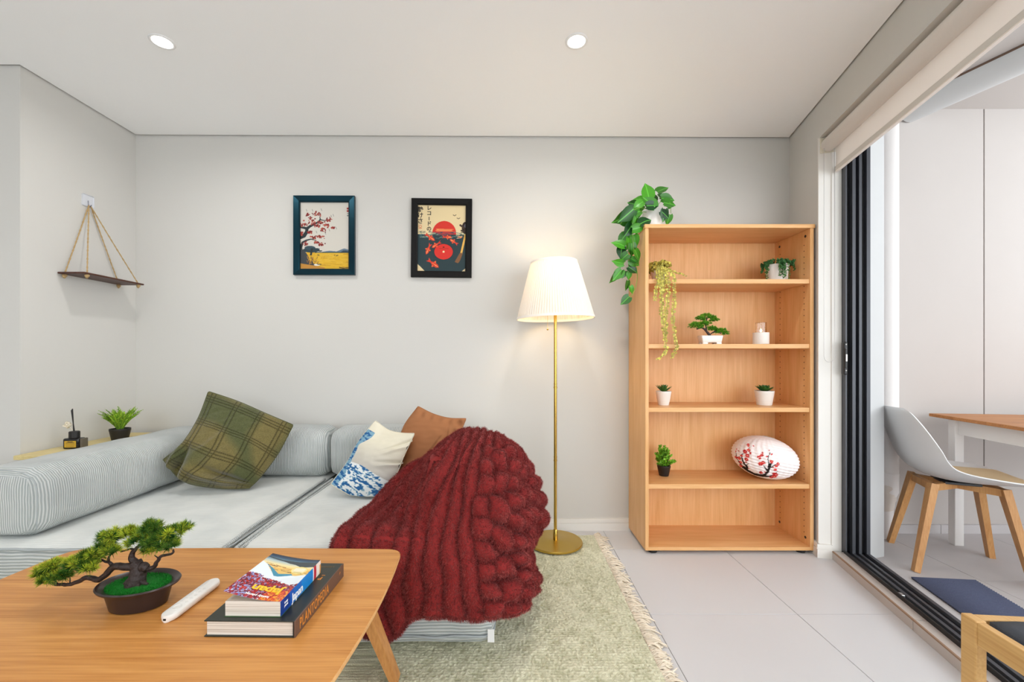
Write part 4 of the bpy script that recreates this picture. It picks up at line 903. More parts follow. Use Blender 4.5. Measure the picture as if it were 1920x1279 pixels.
# ------------------------------------------------------------------ cushions
SOFB = [(-2.0, -.035, 1.480, 2.6, .404), (-2.0, -1.688, 1.525, 2.6, .662), (-1.71, -.30, 2.322, 2.6, .680), (-.278, -.040, 1.650, 2.6, .650)]
def push_out(P, pad=0.0, sides=True):
    """move points that fall inside the sofa's blocks to their nearest face"""
    P = P.copy(); sh_ = P.shape; Q = P.reshape(-1, 3)
    for it in range(2):
        for x0, x1, y0, y1, z1 in SOFB:
            x0, x1, y0, z1 = x0-pad, x1+pad, y0-pad, z1+pad
            m = (Q[:, 0] > x0) & (Q[:, 0] < x1) & (Q[:, 1] > y0) & (Q[:, 1] < y1) & (Q[:, 2] < z1) & (Q[:, 2] > .0)
            if not m.any(): continue
            q = Q[m]; d = np.stack([z1-q[:, 2], q[:, 1]-y0, (q[:, 0]-x0) if x0 > -1.9 else np.full(len(q), 9.), (x1-q[:, 0]) if x1 < -1.5 or x1 > -.1 else np.full(len(q), 9.)], 1); k = d.argmin(1)
            q[k == 0, 2] = z1; q[k == 1, 1] = y0; q[k == 2, 0] = x0; q[k == 3, 0] = x1; Q[m] = q
    return Q.reshape(sh_)
def pillow(name, label, net, thick, cm, back=(0, 1, 0), colfn=None, nn=150, seed=0, wr=.006, folds=None, edge_pull=.0):
    net = np.array([[pt(*q) for q in row] for row in net]); S = netsurf(net[::-1], nn, nn)      # v up
    N = normals(S); 
    if (N[nn//2, nn//2]*np.array((0, -1, 0))).sum() < 0: N = -N
    N = N*.5+N.mean((0, 1))*.5; N /= np.linalg.norm(N, axis=2, keepdims=True)
    u = np.linspace(0, 1, nn); U, V_ = np.meshgrid(u, u)
    prof = (np.clip(np.sin(PI*U), 0, 1)**.6*np.clip(np.sin(PI*V_), 0, 1)**.6); P = S.reshape(-1, 3)
    w1 = fbm(P, 9, seed).reshape(nn, nn); w2 = fbm(P*np.array((1, 1, 2.2)), 24, seed+5).reshape(nn, nn)
    dsp = thick*prof+wr*(1.5*w1+.6*w2)*np.clip(prof*2, 0, 1)
    if folds is not None: dsp += folds(U, V_)
    A = S+N*dsp[..., None]; Bk = S-N*(thick*prof)[..., None]
    A = push_out(A); Bk = push_out(Bk); S = push_out(S)
    org = S.mean((0, 1)); t = thing(name, label, 'cushion', tuple(org))
    cols = colfn(U, V_) if colfn else None
    F = gridfaces(nn, nn)
    o = obj('cushion_front', (A.reshape(-1, 3)-org, F), cm, t, smooth=True, cols=None if cols is None else cols.reshape(-1, 3))
    st = 5
    Bs = Bk[::st, ::st] if (nn-1) % st == 0 else Bk
    obj('cushion_back', (Bk.reshape(-1, 3)-org, F[:, ::-1]), cm, t, smooth=True, cols=None if cols is None else cols.reshape(-1, 3))
    ring = np.concatenate([S[0, :], S[1:, -1], S[-1, -2::-1], S[-2:0:-1, 0]])-org
    k = np.linspace(0, len(ring)-1, 160).astype(int); rp = [tuple(ring[i]) for i in k]
    obj('seam', tube(rp, .0026, 6), cm, t, smooth=True, cols=None if cols is None else np.tile(cols[-1, -1]*.9, (len(rp)*6, 1)))
    return t
# green checked cushion
def plaid(U, V_):
    c = np.zeros(U.shape+(3,)); g = np.array(rgb(114, 104, 64)[:3]); g2 = np.array(rgb(84, 88, 56)[:3]); d = np.array(rgb(46, 42, 18)[:3])
    m = np.clip(.5+2.2*(fbm(np.stack([U.ravel(), V_.ravel(), 0*U.ravel()], 1), 3.1, 2).reshape(U.shape)), 0, 1)[..., None]; c = g*m+g2*(1-m)
    ln_ = plaidline(U, V_)[..., None]; nz = .75+.5*np.random.RandomState(2).rand(*U.shape)[..., None]; return (c*(1-ln_)+d*ln_)*nz
def plaidline(U, V_):
    r = np.zeros(U.shape)
    for c0 in (.06, .34, .62, .90):
        for dd in (-.030, 0, .030):
            if dd == 0 or True: r = np.maximum(r, np.exp(-((V_-(c0+.02)-dd)/.0065)**2))
    for c0 in (.07, .35, .62, .90):
        for dd in (-.022, .022): r = np.maximum(r, np.exp(-((U-c0-dd)/.008)**2))
    return np.clip(r, 0, 1)*(.7+.3*np.sin(U*260)*np.sin(V_*260))
GRN = vcmat('green_woven_cloth', .95, .05, bump=.4, bscale=260, sheen=.3)
def gf(U, V_):
    a = plaidline(U, V_)*.0035
    a += -.045*np.exp(-((U+.35*V_-.20)/.035)**2)*np.clip(1.3-3.2*V_, 0, 1)+.034*np.exp(-((U+.35*V_-.11)/.04)**2)*np.clip(1.3-3.2*V_, 0, 1)+.018*np.exp(-((U+.35*V_-.30)/.05)**2)*np.clip(1.2-3*V_, 0, 1)
    a += .034*np.exp(-((V_-.06-.10*(1-U))/.035)**2)*np.clip(3*U-.6, 0, 1)*np.clip(4-4*U, 0, 1)-.034*np.exp(-((V_-.14-.10*(1-U))/.03)**2)*np.clip(3*U-.9, 0, 1)*np.clip(4-4*U, 0, 1)
    a += .010*np.exp(-((U-.3-.5*(V_-.5))/.04)**2)*np.exp(-((V_-.5)/.2)**2)
    return a
green = pillow('cushion', 'olive green checked cushion slumped in the left corner of the sofa', [
    [(391, 734, 2.24), (447, 753, 2.26), (500, 776, 2.27), (550, 797, 2.27)],
    [(371, 785, 2.18), (425, 806, 2.20), (478, 826, 2.22), (522, 850, 2.23)],
    [(341, 832, 2.10), (396, 856, 2.12), (450, 873, 2.15), (490, 893, 2.17)],
    [(306, 862, 2.06), (343, 902, 2.07), (403, 915, 2.10), (466, 917, 2.12)]], .065, GRN, colfn=plaid, nn=240, seed=1, wr=.005, folds=gf)
# cream and blue cushion: plain brushed blue-and-white print in its lower part, cream above
def brush(U, V_):
    n_ = U.shape; P = np.stack([U.ravel(), V_.ravel(), 0*U.ravel()], 1)
    a = fbm(P*np.array((1, 2.4, 1)), 2.2, 11).reshape(n_); b = fbm(P*np.array((3, 14, 1)), 2.0, 3).reshape(n_); c_ = fbm(P*np.array((8, 30, 1)), 2.0, 8).reshape(n_)
    cream, grey = np.array(rgb(226, 220, 200)[:3]), np.array(rgb(186, 182, 176)[:3]); blue, pale, white = np.array(rgb(48, 98, 150)[:3]), np.array(rgb(128, 168, 190)[:3]), np.array(rgb(226, 230, 230)[:3])
    m = np.clip((.75-V_)*2.2, 0, 1)[..., None]; top = cream*(1-m)+grey*m
    k = b+.8*c_+.05; band = np.where(k[..., None] > .22, blue, np.where(k[..., None] > .02, pale, white)); q = ((V_+.10*a+.10*(U-.5)) < .33)[..., None]
    col = np.where(q, band, top)
    # a soft brushed edge rising on the left
    e = ((U+.10*a-.05*np.sin(V_*9)) < .13)[..., None] & (V_[..., None] < .86); col = np.where(e, np.where(k[..., None] > .1, blue, pale), col); return col
def crease(U, V_):
    a = -.018*np.exp(-((V_-.50-.25*(U-.7))/.022)**2)*np.clip(3*U-1.5, 0, 1)+.012*np.exp(-((V_-.44-.25*(U-.7))/.03)**2)*np.clip(3*U-1.5, 0, 1)+.010*np.exp(-((V_-.64-.5*(U-.7))/.03)**2)*np.clip(3*U-1.4, 0, 1)
    a += -.012*np.exp(-((V_-.72-.6*(U-.7))/.02)**2)*np.clip(3*U-1.4, 0, 1); return a
PRC = vcmat('printed_cotton', .85, .1, bump=.15, bscale=300)
pillow('cushion', 'cream cushion with a blue and white brushed print on its lower half', [
    [(704, 789, 2.20), (728, 806, 2.17), (752, 812, 2.13), (777, 813, 2.08)],
    [(672, 828, 2.15), (703, 842, 2.12), (737, 850, 2.08), (757, 856, 2.04)],
    [(650, 868, 2.09), (680, 880, 2.07), (710, 892, 2.04), (738, 897, 2.01)],
    [(620, 908, 2.02), (648, 924, 2.02), (670, 936, 2.01), (690, 947, 2.00)]], .060, PRC, colfn=brush, nn=200, seed=7, wr=.005, folds=crease)
BRN = mat('rust_cotton', rgb(160, 108, 72), .85, spec=.15, bump=.12, bscale=300)
def bf(U, V_): return .006*np.sin(U*34+V_*6)*np.exp(-((V_-.93)/.05)**2)+.008*np.sin(V_*40)*np.exp(-((U-.93)/.05)**2)-.010*np.exp(-((U-.86+.35*(V_-.6))/.02)**2)*np.exp(-((V_-.65)/.15)**2)-.008*np.exp(-((U-.72-.5*(V_-.6))/.02)**2)*np.exp(-((V_-.5)/.15)**2)
pillow('cushion', 'plain rust brown cushion standing behind the cream and blue one', [
    [(784, 762, 2.26), (812, 776, 2.24), (842, 784, 2.22), (874, 785, 2.19)],
    [(757, 800, 2.22), (790, 815, 2.20), (825, 822, 2.18), (856, 828, 2.15)],
    [(742, 850, 2.17), (772, 865, 2.15), (806, 875, 2.13), (835, 880, 2.11)],
    [(732, 905, 2.11), (760, 925, 2.09), (790, 935, 2.07), (815, 945, 2.06)]], .070, BRN, nn=140, seed=13, wr=.004, folds=bf)

# ------------------------------------------------------------------ ribbed faux-fur throw
G = [
 [(850, 830, 1.93), (790, 868, 2.06), (737, 912, 1.98), (683, 958, 1.76), (624, 1018, 1.47), (622, 1090, 1.455), (636, 1185, 1.455)],
 [(862, 824, 1.97), (815, 864, 2.00), (766, 918, 1.90), (720, 975, 1.70), (676, 1030, 1.465), (678, 1110, 1.455), (688, 1195, 1.455)],
 [(873, 820, 2.00), (838, 850, 1.72), (797, 908, 1.76), (763, 975, 1.62), (738, 1040, 1.46), (728, 1120, 1.45), (738, 1200, 1.45)],
 [(886, 818, 1.95), (858, 842, 1.72), (828, 893, 1.60), (802, 963, 1.56), (788, 1040, 1.46), (782, 1105, 1.445), (778, 1160, 1.44)],
 [(898, 817, 1.90), (878, 840, 1.72), (860, 885, 1.61), (846, 955, 1.52), (836, 1035, 1.455), (834, 1100, 1.43), (832, 1160, 1.41)],
 [(909, 817, 1.88), (898, 840, 1.72), (888, 888, 1.57), (882, 958, 1.505), (880, 1035, 1.45), (884, 1100, 1.42), (888, 1165, 1.405)],
 [(920, 820, 1.88), (920, 847, 1.70), (920, 895, 1.56), (922, 960, 1.49), (925, 1035, 1.45), (930, 1100, 1.425), (935, 1160, 1.41)],
 [(932, 825, 1.90), (947, 856, 1.73), (957, 905, 1.60), (965, 968, 1.545), (970, 1035, 1.51), (975, 1090, 1.49), (972, 1145, 1.48)],
 [(943, 832, 1.95), (972, 870, 1.83), (985, 915, 1.74), (985, 970, 1.70), (975, 1030, 1.66), (983, 1085, 1.62), (978, 1125, 1.60)],
 [(948, 840, 2.02), (990, 888, 1.96), (1006, 928, 1.92), (1008, 972, 1.88), (980, 1025, 1.80), (996, 1080, 1.74), (996, 1112, 1.72)],
 [(944, 842, 2.12), (975, 890, 2.10), (990, 935, 2.08), (992, 985, 2.04), (985, 1030, 1.98), (990, 1070, 1.92), (990, 1095, 1.90)]]
net = np.array([[pt(*q) for q in g] for g in G]).transpose(1, 0, 2)     # rows = along the ribs, cols = across
NU, NV = 620, 330
S = netsurf(net, NU, NV); S = push_out(S, .012)
for _ in range(80): S[1:-1, 1:-1] = (S[:-2, 1:-1]+S[2:, 1:-1]+S[1:-1, :-2]+S[1:-1, 2:])/4
S = push_out(S, .006); N = normals(S)
for _ in range(30): N[1:-1, 1:-1] = (N[:-2, 1:-1]+N[2:, 1:-1]+N[1:-1, :-2]+N[1:-1, 2:])/4
if N[NV//2, NU//3, 1] > 0: N = -N
U, V_ = np.meshgrid(np.linspace(0, 1, NU), np.linspace(0, 1, NV))
wob = .010*np.sin(V_*9+U*5)+.006*np.sin(V_*21+U*17)
NR = 15
ph = (U+wob)*NR; k = np.floor(ph); fr = ph-k
ribp = np.sqrt(np.clip(1-(2*fr-1)**2, 0, 1))**.8
knob = np.clip((U-.50)/.10, 0, 1)*np.clip((V_-.06)*8, 0, 1)*np.clip((1.0-U)*14, 0, 1)
bl = np.sin(PI*((V_*(9.5+1.5*np.sin(k*3.3))+.5*(k % 2)+.3*np.sin(k*1.7)) % 1.0)); lump = np.clip(np.abs(bl), 0, 1)**.6
h = .046*ribp*(1-knob)+knob*(.046*ribp*lump+.004)
h += .006*np.sin(V_*30+k*2.1)*(1-knob)*ribp*.6
h += .014*fbm(S.reshape(-1, 3), 7, 3).reshape(NV, NU)
shift = knob*np.sin(PI*2*(V_*6+k*.37))*.010
TU = np.gradient(S, axis=1); TU /= np.linalg.norm(TU, axis=2, keepdims=True)
side = (np.where(fr < .5, -1, 1)*np.clip(np.abs(2*fr-1), 0, 1)**3)[..., None]*.006
A = S+N*(h-.006)[..., None]+TU*shift[..., None]+TU*side
# keep the cloth above the floor and rounded at the hem
hem = np.clip((1-V_)/.04, 0, 1); A = S-N*.004+(A-S+N*.004)*np.sqrt(hem)[..., None]
A[..., 2] = np.maximum(A[..., 2], .028); A = push_out(A, .003); kz = np.clip((.52-A[..., 2])/.07, 0, 1)*np.clip((-.30-A[..., 0])/.03, 0, 1); kz = kz*kz*(3-2*kz); A[..., 1] = A[..., 1]+kz*np.maximum(0, 1.402-A[..., 1])
# outlines: pull the silhouette edges back
e = np.clip(np.minimum(U, 1-U)/.015, 0, 1); A = A-N*(.02*(1-np.sqrt(e)))[..., None]
thr = thing('throw_blanket', 'dark red ribbed faux fur blanket heaped over the right sofa arm', 'blanket', (-.2, 1.7, .4))
to = np.array(thr.location)
rs = np.random.RandomState(5)
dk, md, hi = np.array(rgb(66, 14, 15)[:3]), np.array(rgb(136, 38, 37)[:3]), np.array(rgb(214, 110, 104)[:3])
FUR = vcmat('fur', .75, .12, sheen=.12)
bc_ = np.clip(h/.035, 0, 1)[..., None]; bcol = dk*(1-bc_)+md*bc_  # shade between the ribs is put into the cloth colour
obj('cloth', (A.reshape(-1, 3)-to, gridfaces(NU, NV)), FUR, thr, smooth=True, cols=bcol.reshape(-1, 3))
NA = normals(A)
if (NA*N).sum() < 0: NA = -NA
area = np.linalg.norm(np.cross(np.gradient(A, axis=1), np.gradient(A, axis=0)), axis=2).ravel(); pr_ = area/area.sum()
nf = 230000
idx = rs.choice(len(pr_), nf, p=pr_); P = A.reshape(-1, 3)[idx]+rs.normal(size=(nf, 3))*.0016; D = NA.reshape(-1, 3)[idx]
TV = np.gradient(A, axis=0); TV /= np.linalg.norm(TV, axis=2, keepdims=True)+1e-9
cl = smooth(rs.rand(NV, NU), 10); cl = (cl-cl.mean())/cl.std(); clf = cl.ravel()[idx][:, None]
D = D+TV.reshape(-1, 3)[idx]*(.35+.30*clf)+TU.reshape(-1, 3)[idx]*clf*.25+rs.normal(size=(nf, 3))*.25
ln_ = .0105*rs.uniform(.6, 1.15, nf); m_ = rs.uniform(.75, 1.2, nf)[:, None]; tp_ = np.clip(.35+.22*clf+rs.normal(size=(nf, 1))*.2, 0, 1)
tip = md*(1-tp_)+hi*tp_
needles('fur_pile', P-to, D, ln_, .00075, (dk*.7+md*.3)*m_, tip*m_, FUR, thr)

# ------------------------------------------------------------------ coffee table
OAK = wood('oak_veneer', rgb(210, 150, 82), rgb(178, 114, 50), 'X', .38, 11, 2.6, fine=.5); OAKE = wood('oak_edge', rgb(216, 168, 112), rgb(196, 144, 90), 'X', .5, 8, 3); OAKL = wood('oak_leg', rgb(206, 148, 88), rgb(176, 116, 62), 'Z', .45, 10, 3)
ctp = (-.875, 1.08, 0)
ct = thing('coffee_table', 'oak veneered coffee table with bowed sides and splayed legs', 'table', ctp)
def bowed(hw, hd, bx, by, r=.03, n=14):
    P = []
    cor = [(hw, -hd), (hw, hd), (-hw, hd), (-hw, -hd)]
    pts = []
    for i in range(4):
        a, b = np.array(cor[i]), np.array(cor[(i+1) % 4]); nrm = np.array(((b-a)[1], -(b-a)[0])); nrm = nrm/np.linalg.norm(nrm)
        bow = bx if i % 2 == 0 else by; L = np.linalg.norm(b-a)
        ed = [a+(b-a)*((r+(L-2*r)*k/n)/L)+nrm*bow*math.sin(PI*((r+(L-2*r)*k/n)/L)) for k in range(n+1)]; pts += [tuple(p) for p in ed]; c2 = np.array(cor[(i+2) % 4]); nx = b+(c2-b)*r/np.linalg.norm(c2-b)
        for k in range(1, 6): t = k/6; pts.append(tuple(ed[-1]*(1-t)**2+b*2*t*(1-t)+nx*t*t))
    return pts
P = bowed(.534, .306, .018, .010, .045)
pl = [(x, y) for x, y in P]
n = len(pl); layers = [(.972, .409), (.994, .414), (1, .421), (1, .427), (.998, .4295)]
V = []; F = []
for s_, z in layers: V += [(x*s_, y*s_, z) for x, y in pl]
for k in range(len(layers)-1):
    for i in range(n): F.append((k*n+i, k*n+(i+1) % n, (k+1)*n+(i+1) % n, (k+1)*n+i))
F.append(tuple(range(n-1, -1, -1)))
tt = obj('table_top', (V, F), OAKE, ct, smooth=30)
obj('veneer', ([(x*.997, y*.997, .4298) for x, y in pl]+[(x*.9985, y*.9985, .429) for x, y in pl], [tuple(range(n))]+[(i+n, (i+1) % n+n, (i+1) % n, i) for i in range(n)]), OAK, tt)
for sx in (1, -1):
    for sy in (1, -1):
        a = Vector((sx*.405, sy*.205, .409)); b = Vector((sx*.520, sy*.275, .030))
        obj('leg', bar(a, b, .062, .034, .034, .026, (0, 1, 0)), OAKL, ct)
obj('apron', join(box(-.38, -.2, .375, .38, -.18, .409), box(-.38, .18, .375, .38, .2, .409), box(-.38, -.2, .375, -.36, .2, .409), box(.36, -.2, .375, .38, .2, .409)), OAKL, ct)

# big bonsai in its oval bowl
bb0 = (-.928, 1.075, .4302)
big = thing('bonsai', 'artificial pine bonsai in a dark oval bowl on the coffee table', 'plant', bb0)
BOWL = mat('bowl_brown_black', rgb(48, 34, 32), .32)
obj('bowl', lathe([(.055, 0), (.064, .002), (.074, .040), (.076, .046), (.092, .052), (.094, .056), (.091, .059), (.075, .053), (.070, .047), (.069, .044), (.0005, .044)], 64, sx=1, sy=.74), BOWL, big, smooth=50)
MOSS = mat('moss', rgb(16, 120, 30), .95, bump=1, bscale=400, var=.35, vscale=150)
obj('moss', fmap(lathe([(.0735, .046), (.073, .050), (.055, .0525), (.035, .054), (.018, .055), (.001, .056)], 60, sx=1, sy=.74), lambda x, y, z: (x, y, z+.0022*noise.noise(Vector((x*220, y*220, 0))))), MOSS, big, smooth=True)
R = random.Random(31); mc = []; 
for k in range(5000):
    a = R.uniform(0, 2*PI); q = math.sqrt(R.random())*.072; mc.append((q*math.cos(a), q*.74*math.sin(a), .0525))
m5 = np.array([[R.gauss(0, .6), R.gauss(0, .6), 1] for _ in mc]); kk = np.array([[x*R.uniform(.7, 1.3) for x in rgb(20, 140, 36)[:3]] for _ in mc])
needles('moss_pile', mc, m5, [.004]*len(mc), .0006, kk*.6, kk, LEAFN, big)
def q(px, py, dy=0): return tuple(pt(px, py, bb0[1]+dy)-np.array(bb0))
def lim(pts, r0, r1, n=8, seg=6, wob=.0015):
    P = spline([np.array(p) for p in pts], seg); m = len(P); P = [p+wob*np.array([noise.noise(Vector(p*90)+Vector((j*9., 0, 0))) for j in range(3)]) for p in P]
    return tube([tuple(p) for p in P], [r0+(r1-r0)*i/(m-1) for i in range(m)], n)
obj('trunk', join(lim([q(246, 1104, -.012), q(254, 1085, -.006), q(258, 1066), q(252, 1054)], .017, .014, 10), lim([q(262, 1102), q(264, 1080), q(268, 1062), q(276, 1066)], .013, .010, 10),
    *[lim([q(252+i*3, 1086+abs(i)), q(x, y, d)], .010, .003, 7) for i, (x, y, d) in enumerate(((214, 1114, -.01), (226, 1113, -.02), (241, 1111, -.025), (262, 1104, -.02), (276, 1096, -.01)), -2)]), BARK, big, smooth=True)
for a in ([q(256, 1062), q(236, 1063, -.01), q(214, 1063, -.01), q(200, 1076, -.01), q(185, 1087, -.01), q(163, 1083, -.01), q(146, 1091, -.01), q(130, 1096, -.01), q(105, 1096, 0), q(90, 1090, 0)],):
    obj('branch', lim(a, .010, .0028), BARK, big, smooth=True)
for a, r0, r1 in (([q(254, 1056), q(247, 1045), q(252, 1032), q(262, 1022)], .009, .003), ([q(252, 1030), q(240, 1030), q(226, 1035)], .003, .0015), ([q(272, 1068), q(287, 1064), (q(296, 1052)), q(303, 1043), q(322, 1038), q(326, 1030)], .006, .002),
               ([q(212, 1064), q(207, 1056), q(198, 1053), q(190, 1050)], .005, .002), ([q(203, 1052), q(206, 1040)], .003, .002), ([q(190, 1052), q(170, 1060)], .003, .001), ([q(132, 1096), q(131, 1084)], .002, .001), ([q(110, 1096), q(100, 1085)], .002, .001), ([q(262, 1024), q(284, 1018)], .003, .001), ([q(298, 1050), q(290, 1040)], .002, .001)):
    obj('branch', lim(a, r0, r1), BARK, big, smooth=True)
pads = []
for px, py, rx, rz in ((84, 1073, 12, 14), (104, 1062, 16, 12), (120, 1078, 18, 13), (96, 1086, 18, 8), (150, 1055, 24, 13), (176, 1042, 20, 14), (170, 1062, 18, 8), (195, 1020, 17, 14), (212, 1006, 18, 14), (208, 1034, 18, 9), (246, 1002, 16, 14), (256, 1016, 16, 8), (284, 990, 17, 15), (268, 1008, 14, 9), (302, 1006, 18, 12), (326, 1000, 16, 14), (342, 992, 9, 10), (318, 1022, 18, 12), (290, 1030, 20, 8), (280, 1020, 12, 8)):
    p = q(px, py, R.uniform(-.012, .016)); pads.append((p[0], p[1], p[2], rx/755*1.0, .024, rz/755*.8))
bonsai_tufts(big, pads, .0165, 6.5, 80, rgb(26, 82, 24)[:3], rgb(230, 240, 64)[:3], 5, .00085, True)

# remote control
rm = thing('remote_control', 'slim white remote control beside the bonsai', 'remote', (-.800, 1.085, .4302), math.radians(-1))
WPL = mat('white_plastic', rgb(238, 236, 232), .4)
def rcap(L, W_, z, n=14): return [(W_*math.cos(a), L+W_*1.05*math.sin(a), z) for a in [PI*i/n for i in range(n+1)]]+[(W_*math.cos(a), -L+W_*1.05*math.sin(a), z) for a in [PI+PI*i/n for i in range(n+1)]]
V = []; F = []; lay = [(.012, 0), (.0175, .003), (.0195, .009), (.0185, .0145), (.016, .0165), (.0, .0170)]
for W_, z in lay: V += [(x*(W_/.02 if W_ else .01), y*(1-(.02-W_)*.9) if W_ else y*.3, z) for x, y, z in rcap(.066, .02, z)]
m_ = len(rcap(.066, .02, 0))
for k in range(len(lay)-1):
    for i in range(m_): F.append((k*m_+i, k*m_+(i+1) % m_, (k+1)*m_+(i+1) % m_, (k+1)*m_+i))
F.append(tuple(range(m_-1, -1, -1))); F.append(tuple((len(lay)-1)*m_+i for i in range(m_)))
obj('body', (V, F), WPL, rm, smooth=50)
BTN = mat('button_grey', rgb(228, 226, 222), .5)
obj('touch_ring', lathe([(.0105, .0165), (.0105, .0176), (.0085, .0176), (.0085, .0165)], 24, 0, -.050, cap=False), BTN, rm, smooth=30)
for k in range(5):
    for sx in (-1, 1): obj('button', lathe([(.0036, .016), (.0034, .0178), (.0005, .0179)], 14, sx*.0065, -.028+.015*k), BTN, rm, smooth=30)
obj('port', box(-.003, -.0878, .006, .003, -.0862, .010), mat('port_dark', rgb(20, 20, 20), .5), rm)

# ------------------------------------------------------------------ books
PAGE = mat('page_block', rgb(214, 206, 194), .8)
nt = PAGE.node_tree; b = nt.nodes['Principled BSDF']; tc = nt.nodes.new('ShaderNodeTexCoord'); mp_ = nt.nodes.new('ShaderNodeMapping'); mp_.inputs['Scale'].default_value = (3, 3, 900); nz = nt.nodes.new('ShaderNodeTexNoise'); nz.inputs['Scale'].default_value = 1; rp = nt.nodes.new('ShaderNodeValToRGB'); rp.color_ramp.elements[0].color = rgb(170, 156, 140); rp.color_ramp.elements[1].color = rgb(236, 230, 220)
rp.color_ramp.elements[0].position = .35; rp.color_ramp.elements[1].position = .6
nt.links.new(tc.outputs['Object'], mp_.inputs[0]); nt.links.new(mp_.outputs[0], nz.inputs['Vector']); nt.links.new(nz.outputs['Fac'], rp.inputs[0]); nt.links.new(rp.outputs[0], b.inputs['Base Color'])
DKG = mat('cover_dark_green', rgb(34, 38, 30), .35); SPN = mat('spine_brown', rgb(98, 72, 58), .6); ORG = mat('lettering_orange', rgb(214, 138, 44), .5); GRL = vcmat('printed_leaf', .45, .3)
k0_ = (-.568, 1.081, .4302)
bk1 = thing('book', 'thick dark green hardback with orange lettering, under the guidebook', 'book', k0_, math.radians(-1.0))
W2, L2, T2 = .100, .134, .037
obj('cover_board', rbox(-W2-.004, -L2, 0, W2-.001, L2, .0028, .0008), DKG, bk1); obj('cover_board', rbox(-W2-.004, -L2, T2-.0028, W2-.001, L2, T2, .0008), DKG, bk1)
obj('page_block', box(-W2, -L2+.004, .0028, W2-.003, L2-.004, T2-.0028), PAGE, bk1)
sp = obj('spine', rbox(W2-.003, -L2, 0, W2+.001, L2, T2, .0012), SPN, bk1)
obj('spine_gap', box(W2-.0045, -L2-.0002, .001, W2-.002, L2, T2-.001), mat('spine_shadow', rgb(14, 15, 12), .6), bk1)
t_ = text_shape('PLANTOPEDIA', .030, .0001, .0002, spacing=1.12)
xs_ = [p[0] for p in t_[0]]; sc_ = .150/(max(xs_)-min(xs_))
obj('spine_lettering', ([(W2+.0012+z, x*sc_-.040, .0185+y*1.15) for x, y, z in t_[0]], t_[1]), ORG, sp)
obj('spine_mark', join(*[([(W2+.0012, .105+dx, .020+dz), (W2+.0012, .105+dx+.006, .024+dz), (W2+.0012, .105+dx+.002, .026+dz)], [(0, 1, 2)]) for dx, dz in ((0, 0), (-.002, -.002))]), ORG, sp)
# cover print: title letters read from the far side, a fan of green leaves near the guidebook
R = random.Random(4); V = []; F = []; K = []
for k in range(34):
    a = math.radians(R.uniform(-60, 60)); b0 = (.020+R.uniform(-.01, .01), -.075+k*.0022); L = R.uniform(.02, .034); w_ = .0016
    ex, ey = b0[0]+L*math.cos(a*.4+.5), b0[1]+L*math.sin(a*.4+.5); o = len(V); V += [(b0[0], b0[1]-w_, T2+.0003+k*1e-6), (b0[0], b0[1]+w_, T2+.0003+k*1e-6), (ex, ey, T2+.0003+k*1e-6)]; F.append((o, o+2, o+1)); c_ = [x*R.uniform(.5, 1.2) for x in rgb(52, 128, 48)[:3]]; K += [c_]*3
obj('printed_leaves', (V, F), GRL, bk1, cols=K)
def flat(body, size, x, y, z, m, parent, rot=PI, off=.0003, name='lettering', sx=1.0):
    t_ = text_shape(body, size, .00008, off); c, s_ = math.cos(rot), math.sin(rot)
    return obj(name, ([(x+(a*sx*c-b*s_), y+(a*sx*s_+b*c), z+zz) for a, b, zz in t_[0]], t_[1]), m, parent)
flat('P', .020, .072, .050, T2+.0003, ORG, bk1, off=.0006); flat('THE', .005, .074, .066, T2+.0003, ORG, bk1); flat('A BOTANICAL', .008, .058, .112, T2+.0003, mat('lettering_bronze', rgb(110, 84, 48), .5), bk1)
# guidebook on top with a curling cover
k1_ = (-.572, 1.060, .4302+T2+.0003)
bk2 = thing('book', 'paperback guidebook with a red leaf and mountain cover and blue spine, on top', 'book', k1_, math.radians(-1.0))
W3, L3, T3 = .064, .099, .034
obj('page_block', rbox(-W3+.001, -L3+.001, .0005, W3-.001, L3-.001, T3, .0006), PAGE, bk2)
BLU = vcmat('spine_print', .35, .4)
cv = Canvas(150, 40, rgb(24, 132, 208)); cv.rect(0, 0, .47, 1, rgb(22, 86, 176)); cv.rect(.30, 0, .47, 1, rgb(24, 104, 190)); cv.rect(.78, .0, .80, 1, rgb(230, 230, 230)); cv.rect(.80, 0, .93, 1, rgb(190, 40, 60)); cv.rect(.87, 0, 1, 1, rgb(240, 226, 214)); cv.rect(0, 0, .2, 1, rgb(24, 60, 140)); cv.rect(.96, 0, 1, .7, rgb(226, 160, 90))
Us, Vs = np.meshgrid(np.linspace(0, 1, 120), np.linspace(0, 1, 24))
sp2 = obj('spine', (np.stack([np.full(Us.shape, W3+.0004)-.0008*(2*Vs-1)**2, (Us*2-1)*L3, Vs*(T3+.001)], 2).reshape(-1, 3), gridfaces(120, 24)), BLU, bk2, cols=cv.sample(Us, Vs).reshape(-1, 3))
WHT = mat('lettering_white', rgb(245, 245, 245), .5); YEL = mat('lettering_yellow', rgb(246, 196, 40), .5)
t_ = text_shape('Japan', .027, .0001, .0007, spacing=.92); obj('spine_lettering', ([(W3+.0009+z, x-.025, .015+y) for x, y, z in t_[0]], t_[1]), WHT, sp2)
t_ = text_shape('lonely\nplanet', .0072, .0001, .0002, spacing=.9); obj('spine_lettering', ([(W3+.0009+z, x-.077, .020+y) for x, y, z in t_[0]], t_[1]), WHT, sp2)
obj('back_cover', box(-W3, -L3, 0, W3, L3, .0006), mat('cover_back', rgb(60, 110, 60), .4), bk2)
cv = Canvas(260, 400, rgb(226, 236, 242)); R = random.Random(6)       # seen from the camera side: v = 0 is the near (title) edge
cv.rect(0, .86, 1, 1, rgb(34, 62, 92))
